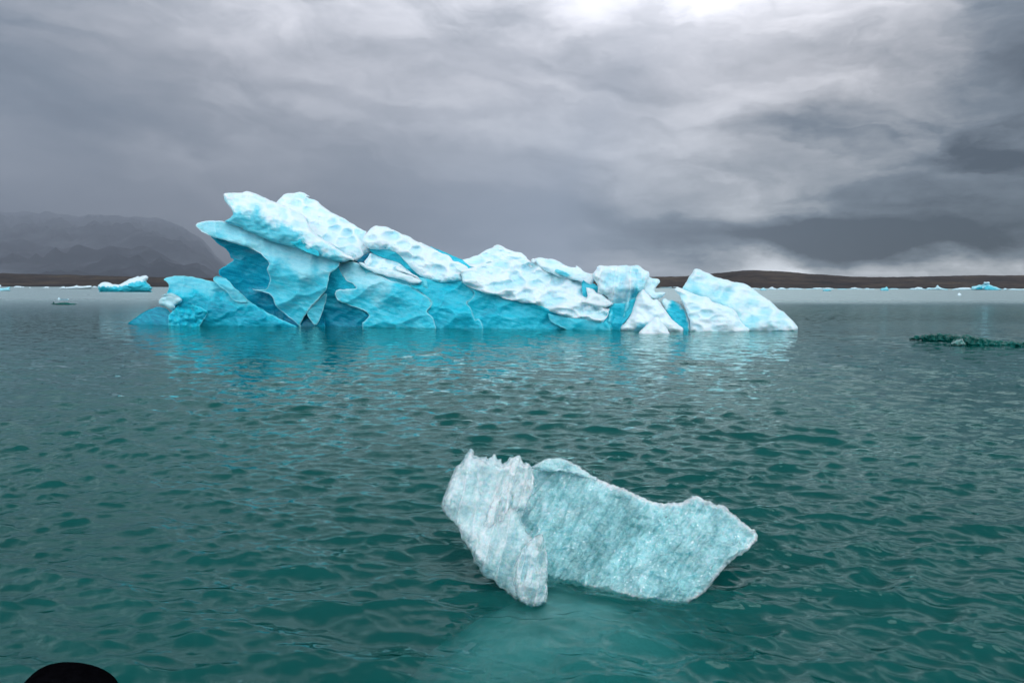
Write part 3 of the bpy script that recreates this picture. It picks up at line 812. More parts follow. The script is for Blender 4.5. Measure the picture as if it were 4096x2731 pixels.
def build_floes():
    far_berg('small_iceberg', 'small cyan iceberg with white raised tail, beyond the left end of the big iceberg', 'iceberg',
             z5((1092, 975), (1098, 955), (1130, 925), (1170, 918), (1220, 920), (1260, 942), (1340, 948), (1400, 915), (1450, 885), (1500, 870), (1552, 850), (1560, 862), (1600, 845), (1640, 842),
                (1662, 868), (1655, 890), (1635, 905), (1660, 935), (1680, 950), (1685, 970), (1712, 975), (1710, 990), (1690, 1005), (1715, 1030), (1110, 1032), (1105, 1010), (1092, 1000)),
             line=z5((1090, 965), (1250, 972), (1360, 965), (1450, 930), (1530, 915), (1640, 900), (1720, 990)), below=0.34, lw=5, snow=0.95, step=1.6, rim=0.25, rw=2.5, jag=1.2)
    far_berg('ice_floe', 'small cyan floe with a raised white point at the left frame edge', 'ice floe',
             [(-30, 1155), (-5, 1153), (20, 1152), (44, 1145), (38, 1156), (43, 1163), (-30, 1164)], snow=0.6, below=0.4)
    far_berg('ice_floe', 'white ice tip at the far left edge, above the cyan floe', 'ice floe', [(-20, 1142), (2, 1138), (6, 1144), (0, 1149), (-20, 1149)], snow=0.9)
    spec = [
        ('low white floe by the left shore, nearest the left frame edge', [(50, 1149), (58, 1145), (70, 1144), (84, 1145), (98, 1147), (96, 1150), (50, 1150)]),
        ('tiny white ice lump, between two white floes near the left shore', [(116, 1151), (118, 1148), (122, 1148), (125, 1152), (116, 1152)]),
        ('pair of tiny white ice bumps along the left shore', [(171, 1151), (174, 1149), (184, 1146), (192, 1146), (197, 1149), (195, 1152), (171, 1152)]),
        ('small cyan tinted floe just left of the long white floe', [(240, 1149), (246, 1146), (256, 1145), (261, 1147), (260, 1149), (240, 1150)]),
        ('long low white floe left of the small iceberg', [(225, 1154), (268, 1148), (290, 1146), (302, 1143), (308, 1141), (312, 1144), (335, 1145), (352, 1142), (366, 1142), (368, 1150), (366, 1154), (300, 1156)]),
        ('thin white ice strip touching the left end of the small iceberg', [(369, 1146), (376, 1144), (388, 1146), (391, 1149), (369, 1149)]),
    ]
    for lab, p in spec:
        far_berg('ice_floe', lab, 'ice floe', p, snow=0.93, group='white floes along the left shore', step=0.9)
    # two bits of clear ice left
    o = far_berg('growler', 'low clear teal growler with one white upright point, left of the big iceberg', 'growler',
                 z5((562, 1166), (585, 1160), (594, 1142), (606, 1138), (614, 1160), (650, 1152), (700, 1146), (750, 1144), (780, 1156), (862, 1160), (860, 1166), (800, 1172), (720, 1174), (620, 1170)),
                 snow=0.40, below=0.30, lw=2, line=[(200, 1216), (212, 1216), (222, 1206), (310, 1208)], jag=0.6, step=1.0, B=0.3, mat=M_GREEN)
    far_berg('growler', 'dark thin growler with white knob at each end, behind the teal growler', 'growler',
             z5((630, 1114), (650, 1108), (650, 1094), (662, 1088), (672, 1096), (670, 1110), (720, 1112), (757, 1110), (766, 1100), (775, 1104), (768, 1116), (640, 1117)),
             snow=0.85, below=0.2, lw=1.5, line=[(225, 1199), (240, 1200), (246, 1190), (266, 1190), (272, 1200), (280, 1200)], jag=0.4, step=0.9, B=0.3)
    # along the right shore
    G2 = 'ice floes along the right shore'
    right = [
        ('thin grey white floe seen through the gap left of the big white wedge', z4((615, 524), (640, 520), (700, 522), (745, 517), (760, 526), (690, 530), (620, 530)), 0.8),
        ('low white floe tucked behind the tip of the big white wedge', z4((762, 522), (770, 516), (812, 514), (822, 522), (815, 530), (765, 530)), 0.9),
        ('flat white floe beginning where the big wedge slopes down', z4((1560, 538), (1580, 528), (1620, 526), (1668, 530), (1668, 542), (1565, 542)), 0.93),
        ('cyan bottomed floe just right of the big wedge', z4((1672, 545), (1690, 530), (1712, 524), (1728, 534), (1748, 546), (1720, 554), (1680, 552)), 0.72),
        ('white peaked floe below the rounded hilltop', z4((1752, 540), (1768, 528), (1788, 518), (1804, 514), (1818, 526), (1840, 532), (1842, 543), (1752, 545)), 0.95),
        ('pair of soft white humps right of the white peaked floe', z4((1845, 541), (1870, 528), (1900, 522), (1930, 528), (1945, 534), (1944, 544), (1845, 544)), 0.93),
        ('long thin white floe with a flat top, under the slope of the hill', z4((1950, 540), (1990, 526), (2010, 528), (2080, 530), (2125, 534), (2125, 543), (1950, 544)), 0.93),
        ('very thin white strip of ice right of the long flat floe', z4((2135, 540), (2170, 533), (2215, 534), (2215, 543), (2135, 543)), 0.9),
        ('broken white floe with cyan foot, third clump past the hill', z6((125, 407), (140, 398), (190, 394), (250, 400), (290, 394), (345, 402), (365, 408), (350, 414), (130, 413)), 0.9),
        ('small cyan floe floating in front of the broken white floe', z6((232, 428), (250, 416), (300, 412), (335, 420), (330, 428), (270, 432)), 0.5),
        ('low pale strip of ice between broken floe and two humped floe', z6((375, 412), (400, 406), (500, 408), (505, 414), (375, 415)), 0.8),
        ('two humped white floe on the dark right shore', z6((510, 410), (540, 398), (575, 390), (600, 400), (650, 404), (665, 412), (510, 414)), 0.93),
        ('jagged white floe left of the bright cyan peak', z6((672, 410), (685, 402), (712, 398), (735, 408), (775, 404), (795, 414), (672, 415)), 0.93),
        ('bright cyan floe with one sharp white peak on the right shore', z6((840, 420), (852, 402), (890, 398), (908, 386), (920, 392), (930, 410), (935, 428), (860, 428)), 0.55),
        ('flat white floe touching the right side of the cyan peak', z6((938, 408), (950, 402), (1030, 403), (1042, 412), (940, 414)), 0.9),
        ('flat pale floe with a stepped top, left of the dirty grey ice', z6((1146, 413), (1160, 402), (1205, 400), (1225, 390), (1280, 392), (1290, 404), (1320, 410), (1300, 417), (1150, 416)), 0.9),
        ('dirty grey ice ridge with a dark point on the right shore', z6((1310, 414), (1345, 394), (1400, 398), (1428, 392), (1436, 370), (1450, 368), (1462, 388), (1500, 402), (1555, 410), (1550, 417), (1320, 418)), 0.78),
        ('white rubble floe left of the big far cyan stack', z6((1590, 414), (1640, 402), (1700, 394), (1770, 394), (1800, 402), (1800, 418), (1600, 418)), 0.92),
        ('thin white shore ice right of the big far cyan stack', z6((2130, 412), (2150, 398), (2170, 404), (2180, 414), (2130, 419)), 0.88),
        ('last long white strip of ice at the right frame edge', z6((2185, 412), (2220, 404), (2300, 408), (2352, 406), (2420, 404), (2420, 420), (2200, 420)), 0.92),
    ]
    for lab, p, s in right:
        far_berg('ice_floe', lab, 'ice floe', p, snow=s, below=max(0.3, s - 0.3), lw=2.0,
                 line=[(min(q[0] for q in p), max(q[1] for q in p) - 2.5), (max(q[0] for q in p), max(q[1] for q in p) - 2.5)], group=G2, step=0.9)
    st = empty('ice_stack', tuple(at(np.array(3945.0), np.array(1159.0), np.array(560.0)) * np.array([1, 1, 0])))
    tag(st, 'far heap of cyan ice capped by a pale flat block, near right frame edge', 'ice stack')
    yy = 560.0
    K = dict(mat=M_FAR, parent=st, tex=0.4, step=1.0, jag=0.8, B=1.6, bw=8, T=8, rip=0.25, und=0.6, su=0.6)
    slab('ice_heap', z6((1795, 412), (1800, 384), (1850, 376), (1880, 364), (1910, 366), (1925, 355), (1985, 355), (2000, 368), (2050, 384), (2100, 402), (2130, 420), (1990, 424), (1800, 424)),
         [(3880, 1150, yy), (4010, 1150, yy)], snow=0.62, facet=1.6, **K)
    slab('ice_cap', z6((1925, 352), (1930, 336), (1990, 335), (1994, 350), (1970, 358)), [(3930, 1132, yy - 1), (3960, 1132, yy - 1)], snow=0.82, **{**K, 'bw': 3, 'T': 4})
    slab('ice_heap', z6((1840, 418), (1860, 392), (1910, 380), (1920, 400), (1900, 420)), [(3880, 1150, yy - 3), (3930, 1150, yy - 3)], snow=0.25, **{**K, 'T': 4, 'bw': 4})
    slab('ice_heap', z6((1930, 424), (1945, 385), (1975, 372), (2020, 385), (2110, 424)), [(3930, 1155, yy - 3), (4010, 1155, yy - 3)], snow=0.40, **{**K, 'T': 4, 'bw': 4})
    far_berg('growler', 'small white dome of ice alone on open water at right', 'growler', z6((1650, 472), (1655, 460), (1672, 450), (1688, 456), (1697, 474), (1680, 478), (1655, 477)), snow=0.95, step=1.0)
    far_berg('growler', 'tiny pale ice speck on open water below the small cyan floe', 'growler', z6((318, 478), (322, 473), (330, 474), (334, 480), (320, 481)), snow=0.9, step=0.8)

    # low dark green clear ice at the right edge
    ge = empty('green_ice', tuple(at(np.array(3880.0), np.array(1385.0), np.array(26.0)) * np.array([1, 1, 0])))
    tag(ge, 'low dark green floe of clear ice with white glints, cut by the right edge', 'ice floe')
    K = dict(mat=M_GREEN, parent=ge, tex=0.7, step=2.0, jag=2.5, B=0.15, bw=9, rip=0.06, und=0.08, rim=0.22, rw=2.2, soft=0.05)
    slab('ice_ridge', z6((1140, 925), (1185, 912), (1215, 895), (1260, 900), (1320, 880), (1345, 890), (1375, 872), (1420, 885), (1440, 868), (1490, 878), (1520, 884), (1560, 878), (1620, 892), (1640, 880),
                         (1680, 905), (1720, 900), (1740, 960), (1700, 985), (1560, 965), (1420, 960), (1330, 950), (1230, 940), (1150, 935)),
         [(3630, 1352, 28.6), (3720, 1358, 28.0), (3860, 1368, 27.4)], su=1.1, sd=0.1, T=1.2, snow=0.20, facet=0.22, **K)
    slab('ice_ridge', z6((1585, 980), (1610, 940), (1680, 925), (1700, 890), (1760, 886), (1800, 900), (1850, 905), (1950, 930), (2050, 940), (2120, 945), (2150, 955), (2250, 950), (2352, 962), (2560, 955),
                         (2640, 985), (2600, 1040), (2352, 1030), (2200, 1015), (2060, 1012), (1900, 1008), (1740, 1008), (1600, 1000)),
         [(3800, 1378, 26.0), (3950, 1382, 25.8), (4300, 1388, 25.2)], su=1.2, sd=0.1, T=1.4, snow=0.20, facet=0.22, **K)
    slab('ice_glint', z6((1588, 982), (1620, 960), (1690, 930), (1715, 940), (1740, 1000), (1690, 1004), (1610, 1000)), [(3800, 1378, 25.7), (3870, 1378, 25.7)], su=0.5, sd=0.1, T=0.4, snow=0.62, facet=0.2, **K)


# ------------------------------------------------------------------ water
def build_water():
    ys = [1.6]
    while ys[-1] < 75:
        y = ys[-1]
        ys.append(y + max(0.012, y * y * 0.78 / (CAMH * 683.0)))
    while ys[-1] < 1100:
        ys.append(ys[-1] * 1.06)
    ys = np.array([-400, -60, -15, -4, 0.0, 0.9] + ys)
    nx = 1150
    s = np.linspace(-1, 1, nx)
    s = 0.86 * s + 0.14 * s ** 3            # a little denser in the middle
    half = np.where(ys > 1.0, 1.6 + 1.02 * ys, 3.0)
    half = np.where(ys < -3, 3.0 + 2.5 * np.abs(ys), half)
    half = np.maximum(half, 3.0)
    X = s[None, :] * half[:, None]
    Yg = np.repeat(ys[:, None], nx, 1)
    dys = np.gradient(ys)
    cellx = half * 2 / nx
    res = np.maximum(dys, cellx)[:, None]
    rng = np.random.RandomState(3)
    n = 120
    lam = np.clip(np.exp(rng.normal(math.log(0.22), 0.78, n)), 0.06, 1.7)
    th = math.radians(-98) + rng.normal(0, 0.55, n)
    k = 2 * math.pi / lam
    slope = 0.042 * (lam / 0.5) ** np.where(lam < 0.5, 0.15, -0.55)
    A = slope / k
    ph = rng.uniform(0, 2 * math.pi, n)
    H = np.zeros_like(X); DX = np.zeros_like(X); DY = np.zeros_like(X)
    gust = 1.08 + 0.42 * fbm(X / 5.0, Yg / 8.0, 91, 4)
    # a ruffled belt right of the iceberg, smooth water beyond it
    wig = 1.0 + 0.06 * fbm(X / 25.0, Yg / 40.0, 92, 3)
    Yw_ = Yg * wig
    belt = sstep(38, 48, Yw_) * (1 - sstep(76, 104, Yw_)) * sstep(4, 14, X - 0.12 * Yg)
    calm = sstep(76, 120, Yw_) + sstep(34, 60, Yw_) * sstep(-4, -14, X + 0.1 * Yg) * 0.15
    calm = np.clip(calm, 0, 1)
    amp = np.clip(gust, 0.35, 1.8) * (1 + 0.6 * belt) * (1 - 0.35 * calm)
    near_ice = np.exp(-(((X - 0.45) / 1.5) ** 2 + ((Yg - 4.7) / 1.1) ** 2))
    amp = amp * (1 - 0.1 * near_ice)
    live = np.where(ys < 80)[0]
    sl = slice(0, live.max() + 1)
    Xs = X[sl]; Ys = Yg[sl]; rs = res[sl]
    for i in range(n):
        w = np.clip((lam[i] / rs - 1.8) / 1.6, 0, 1)
        if not w.any():
            continue
        dx, dy = math.cos(th[i]), math.sin(th[i])
        p = k[i] * (dx * Xs + dy * Ys) + ph[i]
        c = np.cos(p); sn = np.sin(p)
        H[sl] += w * A[i] * c
        DX[sl] -= w * A[i] * dx * sn * 1.1
        DY[sl] -= w * A[i] * dy * sn * 1.1
    H *= amp; DX *= amp; DY *= amp
    v = np.stack([X + DX, Yg + DY, H], -1).reshape(-1, 3)
    ny = len(ys)
    I = np.arange(ny * nx).reshape(ny, nx)
    q = np.stack([I[:-1, :-1], I[:-1, 1:], I[1:, 1:], I[1:, :-1]], -1).reshape(-1, 4)
    # close it into a body of water 8 m deep
    loop = np.concatenate([I[0, :], I[1:, -1], I[-1, -2::-1], I[-2:0:-1, 0]])
    base = len(v)
    vb = v[loop].copy(); vb[:, 2] = -8.0
    lb = base + np.arange(len(loop))
    qs = np.stack([loop, lb, np.roll(lb, -1), np.roll(loop, -1)], -1)
    # floor: strips between the left and the right side
    nl = len(loop)
    li = {int(a): int(b) for a, b in zip(loop, lb)}
    L = [li[int(I[j, 0])] for j in range(ny)]; Rr = [li[int(I[j, -1])] for j in range(ny)]
    qf = np.array([[L[j], L[j + 1], Rr[j + 1], Rr[j]] for j in range(ny - 1)])
    chop = np.clip(0.75 * gust, 0.4, 1.3) * (1 + 0.7 * belt) * (1 - 0.30 * calm)
    chop = chop * (1 - 0.1 * near_ice) * (0.75 + 0.40 * sstep(4, 14, Yg) - 0.40 * sstep(30, 90, Yg))
    ch = np.concatenate([chop.ravel(), np.ones(nl)])
    ruf = 0.04 + 0.23 * sstep(9, 130, Yg) * np.clip(0.8 + 0.2 * gust, 0.7, 1.2)
    ruf = ruf * (1 - 0.5 * belt) + 0.02 * calm
    ru = np.concatenate([ruf.ravel(), np.full(nl, 0.1)])
    o = mesh_obj('lake_water', np.concatenate([v, vb]), np.concatenate([q, qs, qf]), M_WATER, None, {'chop': ch, 'ruffle': ru})
    tag(o, kind='structure')


# ------------------------------------------------------------------ land
def build_land():
    prof = np.array([(-3500, 1098), (-1500, 1090), (0, 1096), (250, 1101), (600, 1111), (900, 1116), (1300, 1119), (2000, 1119), (2600, 1112), (2750, 1106), (2850, 1097), (2950, 1086), (3010, 1082.5),
                     (3080, 1086), (3160, 1092), (3250, 1099), (3420, 1109), (3600, 1111), (3800, 1106), (4096, 1103), (5000, 1096), (7500, 1100)], float)
    YR = 1600.0
    pr = at(prof[:, 0], prof[:, 1], np.full(len(prof), YR))
    # smooth the ridge line
    nx, ny = 900, 60
    x = np.linspace(-1900, 1900, nx)
    h = np.interp(x, pr[:, 0], pr[:, 2])
    ker = np.hanning(15); ker /= ker.sum()
    h = np.convolve(np.pad(h, 7, 'edge'), ker, 'valid')
    t = np.linspace(0, 1, ny) ** 1.3
    shore = 985 + 18 * fbm(x / 160.0, x * 0 + 2.2, 12, 4)
    Y = shore[None, :] + (YR - shore[None, :]) * t[:, None] * 1.0
    X = x[None, :] * Y / YR
    up = 0.85 * sstep(0, 1.0, t)[:, None] ** 0.75 + 0.15 * t[:, None]
    Zh = -0.6 + (h[None, :] + 0.6) * up
    Zh = Zh + (2.6 * fbm(X / 70.0, Y / 60.0, 31, 5) + 1.6 * sstep(0.0, 0.04, t)[:, None]) * (np.sin(np.clip(t, 0, 1) * math.pi)[:, None] ** 0.6)
    Zh = Zh + 0.5 * fbm(X / 14.0, Y / 20.0, 33, 3) * sstep(0.02, 0.2, t)[:, None]
    v = np.stack([X, Y, Zh], -1)
    back = np.stack([x, np.full(nx, 2600.0), np.full(nx, -2.0)], -1)[None]
    v = np.concatenate([v, back]).reshape(-1, 3)
    I = np.arange((ny + 1) * nx).reshape(ny + 1, nx)
    q = np.stack([I[:-1, :-1], I[:-1, 1:], I[1:, 1:], I[1:, :-1]], -1).reshape(-1, 4)
    tag(mesh_obj('hills', v, q, M_LAND), kind='structure')

    mp = np.array([(-4000, 700), (-1500, 800), (0, 845), (300, 862), (480, 868), (600, 874), (700, 892), (770, 925), (830, 978), (880, 1035), (930, 1085), (1000, 1118), (1100, 1138), (1400, 1160), (1700, 1200)], float)
    YM = 30000.0
    u = np.linspace(-1400, 1650, 420)
    hv = np.interp(u, mp[:, 0], mp[:, 1])
    ker = np.hanning(13); ker /= ker.sum()
    hv = np.convolve(np.pad(hv, 6, 'edge'), ker, 'valid')
    hv = hv + 15 * fbm(u / 120.0, u * 0 + 4.4, 75, 3, 0.45) * np.clip((1120 - hv) / 60.0, 0, 1)
    top = at(u, hv, np.full(len(u), YM))
    t = np.linspace(0, 1, 130)
    Y = 3400 + (YM - 3400) * t[:, None] + 0 * u[None, :]
    X = top[None, :, 0] * Y / YM
    base = -60.0
    Zm = base + (top[None, :, 2] - base) * (t[:, None] ** 1.15)
    rg = 1 - np.abs(fbm(X / 1900.0, Y / 3600.0, 71, 4, 0.5))
    Zm = Zm + (600 * (rg - 0.75) + 130 * fbm(X / 900.0, Y / 900.0, 73, 3)) * (np.sin(t * math.pi)[:, None] ** 0.8) * np.clip(top[None, :, 2] / 2200.0, 0, 1.2)
    v = np.stack([X, Y, Zm], -1)
    bk = np.stack([top[:, 0] * 32000 / YM, np.full(len(u), 32000.0), np.full(len(u), base)], -1)[None]
    v = np.concatenate([v, bk]).reshape(-1, 3)
    ny = len(t) + 1; nx = len(u)
    I = np.arange(ny * nx).reshape(ny, nx)
    q = np.stack([I[:-1, :-1], I[:-1, 1:], I[1:, 1:], I[1:, :-1]], -1).reshape(-1, 4)
    tag(mesh_obj('mountain', v, q, M_MOUNT), kind='structure')

    # the air
    x0, x1, y0, y1, zb, zt = -40000, 2100, -420, 33000, -61.0, 3900.0
    v = [(x0, y0, zb), (x1, y0, zb), (x1, y1, zb), (x0, y1, zb), (x0, y0, zt), (x1, y0, zt), (x1, y1, zt), (x0, y1, zt)]
    q = [(3, 2, 1, 0), (4, 5, 6, 7), (0, 1, 5, 4), (1, 2, 6, 5), (2, 3, 7, 6), (3, 0, 4, 7)]
    tag(mesh_obj('haze', np.array(v, float), q, M_HAZE, smooth=False), kind='stuff')


# ------------------------------------------------------------------ boat bow at the lower left
def tube(path, rad, nseg=20):
    path = np.asarray(path, float); n = len(path)
    tg = np.gradient(path, axis=0); tg /= np.linalg.norm(tg, axis=1)[:, None]
    up = np.array([0, 0, 1.0])
    sx = np.cross(tg, up); sx /= np.linalg.norm(sx, axis=1)[:, None]
    sz = np.cross(sx, tg)
    a = np.linspace(0, 2 * math.pi, nseg, endpoint=False)
    rad = np.broadcast_to(np.asarray(rad, float), (n,))
    v = path[:, None] + rad[:, None, None] * (np.cos(a)[None, :, None] * sx[:, None] + np.sin(a)[None, :, None] * sz[:, None])
    I = np.arange(n * nseg).reshape(n, nseg); J = np.roll(I, -1, 1)
    q = np.stack([I[:-1], J[:-1], J[1:], I[1:]], -1).reshape(-1, 4)
    return v.reshape(-1, 3), q


def build_boat():
    tip = at(np.array(218.0), np.array(2830.0), np.array(2.4))
    bx, by, bz = float(tip[0]), float(tip[1]), float(tip[2])
    boat = empty('rubber_boat', (bx, by - 1.5, 0))
    tag(boat, 'black rounded rubber boat bow poking into the lower left corner', 'boat')
    # side tubes meet at a blunt raised bow
    s = np.linspace(0, 1, 60)
    for sg in (-1, 1):
        xx = bx + sg * (0.03 + 0.62 * np.sin(s * math.pi / 2) ** 0.9)
        yy = by - 0.10 - 3.2 * s ** 1.6
        zz = bz - 0.10 - 0.28 * np.clip(s * 3, 0, 1)
        v, q = tube(np.stack([xx, yy, zz], -1), 0.05 + 0.13 * np.clip(s * 6, 0, 1))
        mesh_obj('side_tube', v, q, M_RUBBER, boat)
    # nose cap: rounded hood
    nt, nf = 40, 60
    th = np.linspace(0.01, math.pi - 0.01, nt)[:, None]; ph = np.linspace(0, 2 * math.pi, nf, endpoint=False)[None, :]
    sx = np.sin(th) * np.cos(ph); sy = np.sin(th) * np.sin(ph); sz = np.cos(th) + 0 * ph
    x = bx + np.where(sx > 0, 0.205, 0.138) * sx * (1 + 0.05 * np.sin(3 * ph)) - 0.035 * np.clip(sz, 0, 1) ** 2 + 0.012 * sz * np.sin(2 * ph + 1)
    y = by + 0.20 * sy
    z = bz + np.where(sz > 0, 0.135, 0.30) * sz
    I = np.arange(nt * nf).reshape(nt, nf); J = np.roll(I, -1, 1)
    q = np.stack([I[:-1], I[1:], J[1:], J[:-1]], -1).reshape(-1, 4)
    mesh_obj('nose_cap', np.stack([x, y, z], -1).reshape(-1, 3), q, M_RUBBER, boat)
    fx = np.linspace(-0.5, 0.5, 9); fy = np.linspace(-3.2, -0.5, 12)
    XX, YY = np.meshgrid(fx, fy)
    top = np.stack([bx + XX, by + YY, 0.14 + 0.03 * (XX / 0.5) ** 2 + 0 * YY], -1).reshape(-1, 3)
    bot = top - np.array([0, 0, 0.10])
    I = np.arange(9 * 12).reshape(12, 9)
    q = np.stack([I[:-1, :-1], I[:-1, 1:], I[1:, 1:], I[1:, :-1]], -1).reshape(-1, 4)
    mesh_obj('floor_mat', np.concatenate([top, bot]), np.concatenate([q, q[:, ::-1] + 108]), M_RUBBER, boat)


# ------------------------------------------------------------------ sky and sun
SUN_EL, SUN_AZ = math.radians(62), math.radians(165)


def build_sky():
    w = bpy.data.worlds.new('World')
    scene.world = w
    w.use_nodes = True
    w.node_tree.nodes.clear()
    g = G(w.node_tree)
    out = g.node('ShaderNodeOutputWorld')
    d = g.node('ShaderNodeTexCoord').outputs['Generated']
    d = g.vm('NORMALIZE', d)
    dx, dy, dz = g.xyz(d)
    # overcast deck in perspective
    zz = g.m('ADD', g.m('MAXIMUM', dz, 0.0), 0.10)
    px = g.m('DIVIDE', dx, zz); py = g.m('DIVIDE', dy, zz)
    rot = g.node('ShaderNodeMapping')
    rot.inputs['Rotation'].default_value = (0, 0, math.radians(24))
    g.l.new(g.comb(px, py, 0.0), rot.inputs['Vector'])
    deck = g.vm('MULTIPLY', rot.outputs[0], (0.50, 1.0, 1.0))
    nA = g.noise(deck, 0.75, 5, 0.5, 0.3)
    nB = g.noise(g.vm('MULTIPLY', d, (1.0, 1.0, 2.4)), 4.5, 5, 0.5, 0.2)
    nC = g.noise(g.vm('MULTIPLY', d, (1.0, 1.0, 3.0)), 11.0, 5, 0.6, 0.3)
    wv = g.vm('SUBTRACT', g.noise(g.vm('MULTIPLY', d, (1, 1, 2.0)), 5.5, 5, 0.55, 0.0, out=1), (0.5, 0.5, 0.5))
    wx, wy, wz = g.xyz(wv)
    az = g.m('ARCTAN2', dx, dy)
    el = g.m('ARCSINE', dz)
    az = g.m('ADD', az, g.m('MULTIPLY', wx, 0.30))
    el = g.m('ADD', el, g.m('MULTIPLY', wy, 0.13))
    K = 4096.0 / 2352.0

    def blob(cx, cy, sx, sy, rot_, amp, hard=False):
        r = rays(np.array(cx * K), np.array(cy * K))
        a0 = math.atan2(r[0], r[1]); e0 = math.atan2(r[2], math.hypot(r[0], r[1]))
        sx /= 1568.0; sy /= 1568.0
        c, s = math.cos(math.radians(rot_)), math.sin(math.radians(rot_))
        a = g.m('SUBTRACT', az, a0); e = g.m('SUBTRACT', el, e0)
        p = g.m('ADD', g.m('MULTIPLY', a, c / sx), g.m('MULTIPLY', e, -s / sx))
        q = g.m('ADD', g.m('MULTIPLY', a, s / sy), g.m('MULTIPLY', e, c / sy))
        r2 = g.m('ADD', g.m('MULTIPLY', p, p), g.m('MULTIPLY', q, q))
        return g.m('MULTIPLY', g.m('EXPONENT', g.m('MULTIPLY', r2, -1.0)), amp)

    # bright and dark masses of the cloud deck (rot: positive = falls to the right)
    blobs = [
        (1440, -40, 270, 110, 0, 0.31), (1060, 10, 170, 70, 0, -0.12), (1350, 120, 620, 260, 0, 0.10), (2420, 20, 260, 260, 0, -0.15), (1880, 330, 230, 60, 0, -0.08),
        (-40, 130, 230, 300, 0, -0.26), (300, 50, 330, 70, 0, 0.07),
        (780, 140, 200, 55, 10, 0.12), (620, 190, 280, 30, 8, -0.10), (950, 260, 380, 45, 8, 0.15), (1480, 300, 260, 55, 5, 0.12),
        (330, 350, 150, 24, 8, 0.20), (470, 400, 120, 40, 20, -0.06), (230, 430, 330, 60, 0, 0.14), (900, 380, 400, 50, 12, -0.06),
        (1700, 120, 260, 26, -6, -0.07), (1950, 170, 260, 45, -8, 0.10), (2330, 330, 230, 130, 0, -0.22), (1450, 255, 60, 30, 0, -0.04),
        (2080, 315, 90, 45, -15, 0.17), (2200, 440, 330, 90, 5, -0.14), (1750, 300, 200, 40, -5, -0.08),
        (1540, 430, 170, 48, 8, 0.10), (1680, 480, 60, 26, 0, 0.08), (1780, 530, 330, 42, 5, -0.32), (2200, 520, 280, 46, 0, -0.25), (1150, 530, 420, 70, 5, -0.18), (1250, 480, 260, 22, 8, -0.06),
        (2150, 612, 420, 26, -2, 0.17), (1900, 250, 330, 110, 0, -0.13), (640, 330, 420, 130, 5, 0.10), (1480, 550, 330, 45, 3, -0.13), (150, 600, 420, 70, 0, -0.02),
    ]
    t = 0.485
    for b in blobs:
        t = g.m('ADD', t, blob(*b)) if not isinstance(t, float) else g.m('ADD', blob(*b), t)
    t = g.m('ADD', t, g.m('MULTIPLY', g.m('SUBTRACT', nA, 0.5), 0.34))
    t = g.m('ADD', t, g.m('MULTIPLY', g.m('SUBTRACT', nB, 0.5), 0.42))
    t = g.m('ADD', t, g.m('MULTIPLY', g.m('SUBTRACT', nC, 0.5), 0.16))
    # torn layers with firmer edges
    lay = g.comb(g.m('ADD', g.m('MULTIPLY', az, 2.6), g.m('MULTIPLY', el, 1.0)), g.m('ADD', g.m('MULTIPLY', el, 9.0), g.m('MULTIPLY', az, 1.2)), 0.0)
    l1 = g.rng(g.noise(lay, 1.1, 5, 0.5, 0.25), 0.36, 0.62, -0.5, 0.5, True)
    l2 = g.rng(g.noise(g.vm('ADD', lay, (7.3, 2.1, 3.0)), 2.6, 5, 0.52, 0.4), 0.34, 0.66, -0.5, 0.5, True)
    t = g.m('ADD', t, g.m('MULTIPLY', l1, 0.15))
    t = g.m('ADD', t, g.m('MULTIPLY', l2, 0.11))
    t = g.m('ADD', g.m('MULTIPLY', g.m('SUBTRACT', t, 0.5), 1.18), 0.5)
    col = g.ramp(t, [(0.0, s2l(45, 54, 63)), (0.22, s2l(92, 100, 109)), (0.48, s2l(151, 152, 157)), (0.72, s2l(200, 199, 204)), (1.0, s2l(252, 250, 254))])
    low = g.rng(dz, 0.02, 0.28, 1.0, 0.0)
    col = g.mixc(low, col, g.vm('MULTIPLY', col, (0.93, 1.0, 1.01)))
    # unseen sky set for its light: bright above view and behind viewer, dim overhead
    back = g.m('MULTIPLY', g.rng(dy, 0.05, -0.55, 0.0, 1.0, True), g.rng(dz, 0.45, 0.85, 1.0, 0.15, True))
    br = g.m('ADD', 1.0, g.m('MULTIPLY', back, 1.75))
    br = g.m('MULTIPLY', br, g.rng(dz, 0.26, 0.44, 1.0, 2.1, True))
    br = g.m('MULTIPLY', br, g.rng(dz, 0.54, 0.86, 1.0, 0.22, True))
    col = g.mixc(back, col, g.vm('MULTIPLY', col, (0.95, 1.0, 1.02)))
    col = g.vm('SCALE', col, scale=br)
    bg = g.node('ShaderNodeBackground')
    g.l.new(col, bg.inputs['Color'])
    bg.inputs['Strength'].default_value = 1.62
    sky = g.node('ShaderNodeTexSky')
    sky.sky_type = 'NISHITA'
    sky.sun_disc = False
    sky.sun_elevation = SUN_EL
    sky.sun_rotation = SUN_AZ
    sb = g.node('ShaderNodeBackground')
    g.l.new(sky.outputs[0], sb.inputs['Color'])
    sb.inputs['Strength'].default_value = 0.08
    mix = g.node('ShaderNodeMixShader')
    mix.inputs[0].default_value = 0.94
    g.l.new(sb.outputs[0], mix.inputs[1]); g.l.new(bg.outputs[0], mix.inputs[2])
    g.l.new(mix.outputs[0], out.inputs['Surface'])

    sun = bpy.data.lights.new('sun', 'SUN')
    sun.energy = 0.5
    sun.angle = math.radians(25)
    sun.color = (1.0, 0.985, 0.965)
    so = bpy.data.objects.new('sun', sun)
    COL.objects.link(so)
    v = Vector((math.sin(SUN_AZ) * math.cos(SUN_EL), math.cos(SUN_AZ) * math.cos(SUN_EL), math.sin(SUN_EL)))
    so.rotation_euler = v.to_track_quat('Z', 'Y').to_euler()
    so.location = (0, 0, 60)


build_sky()
build_iceberg()
build_chunk()
build_floes()
build_water()
build_land()
build_boat()

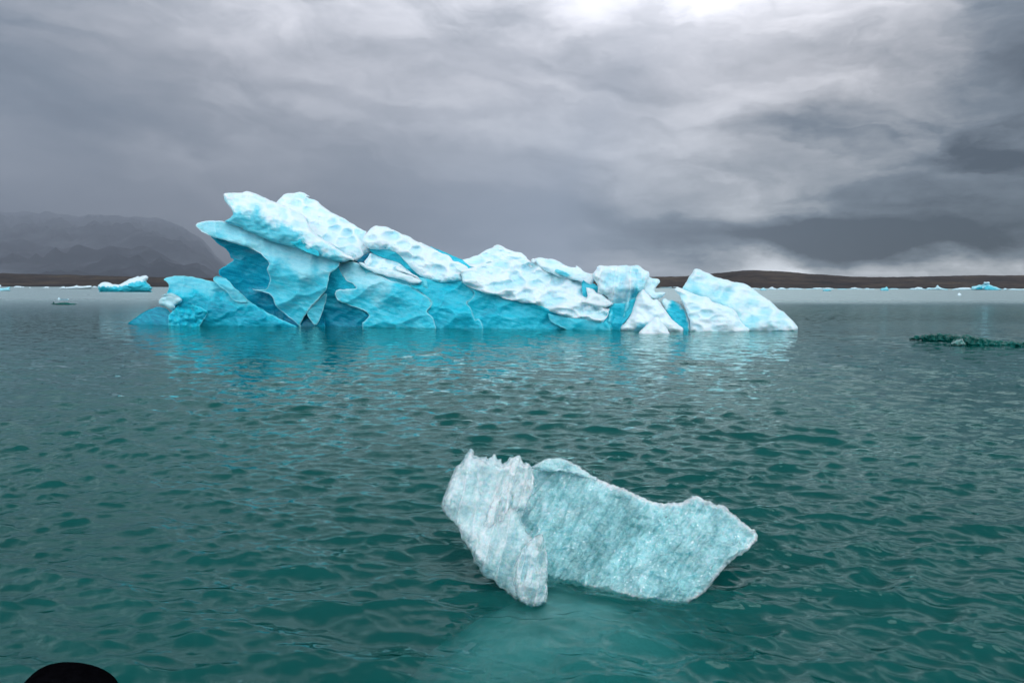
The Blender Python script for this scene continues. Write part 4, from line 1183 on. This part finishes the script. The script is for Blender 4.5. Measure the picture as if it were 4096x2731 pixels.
scene.view_settings.view_transform = 'Standard'
scene.view_settings.look = 'None'
scene.view_settings.exposure = 0.0
scene.view_settings.gamma = 1.0
scene.cycles.use_denoising = True
scene.cycles.max_bounces = 10
scene.cycles.diffuse_bounces = 3
scene.cycles.glossy_bounces = 3
scene.cycles.transmission_bounces = 8
scene.cycles.transparent_max_bounces = 8
scene.cycles.volume_bounces = 1
scene.cycles.caustics_reflective = False
scene.cycles.caustics_refractive = True
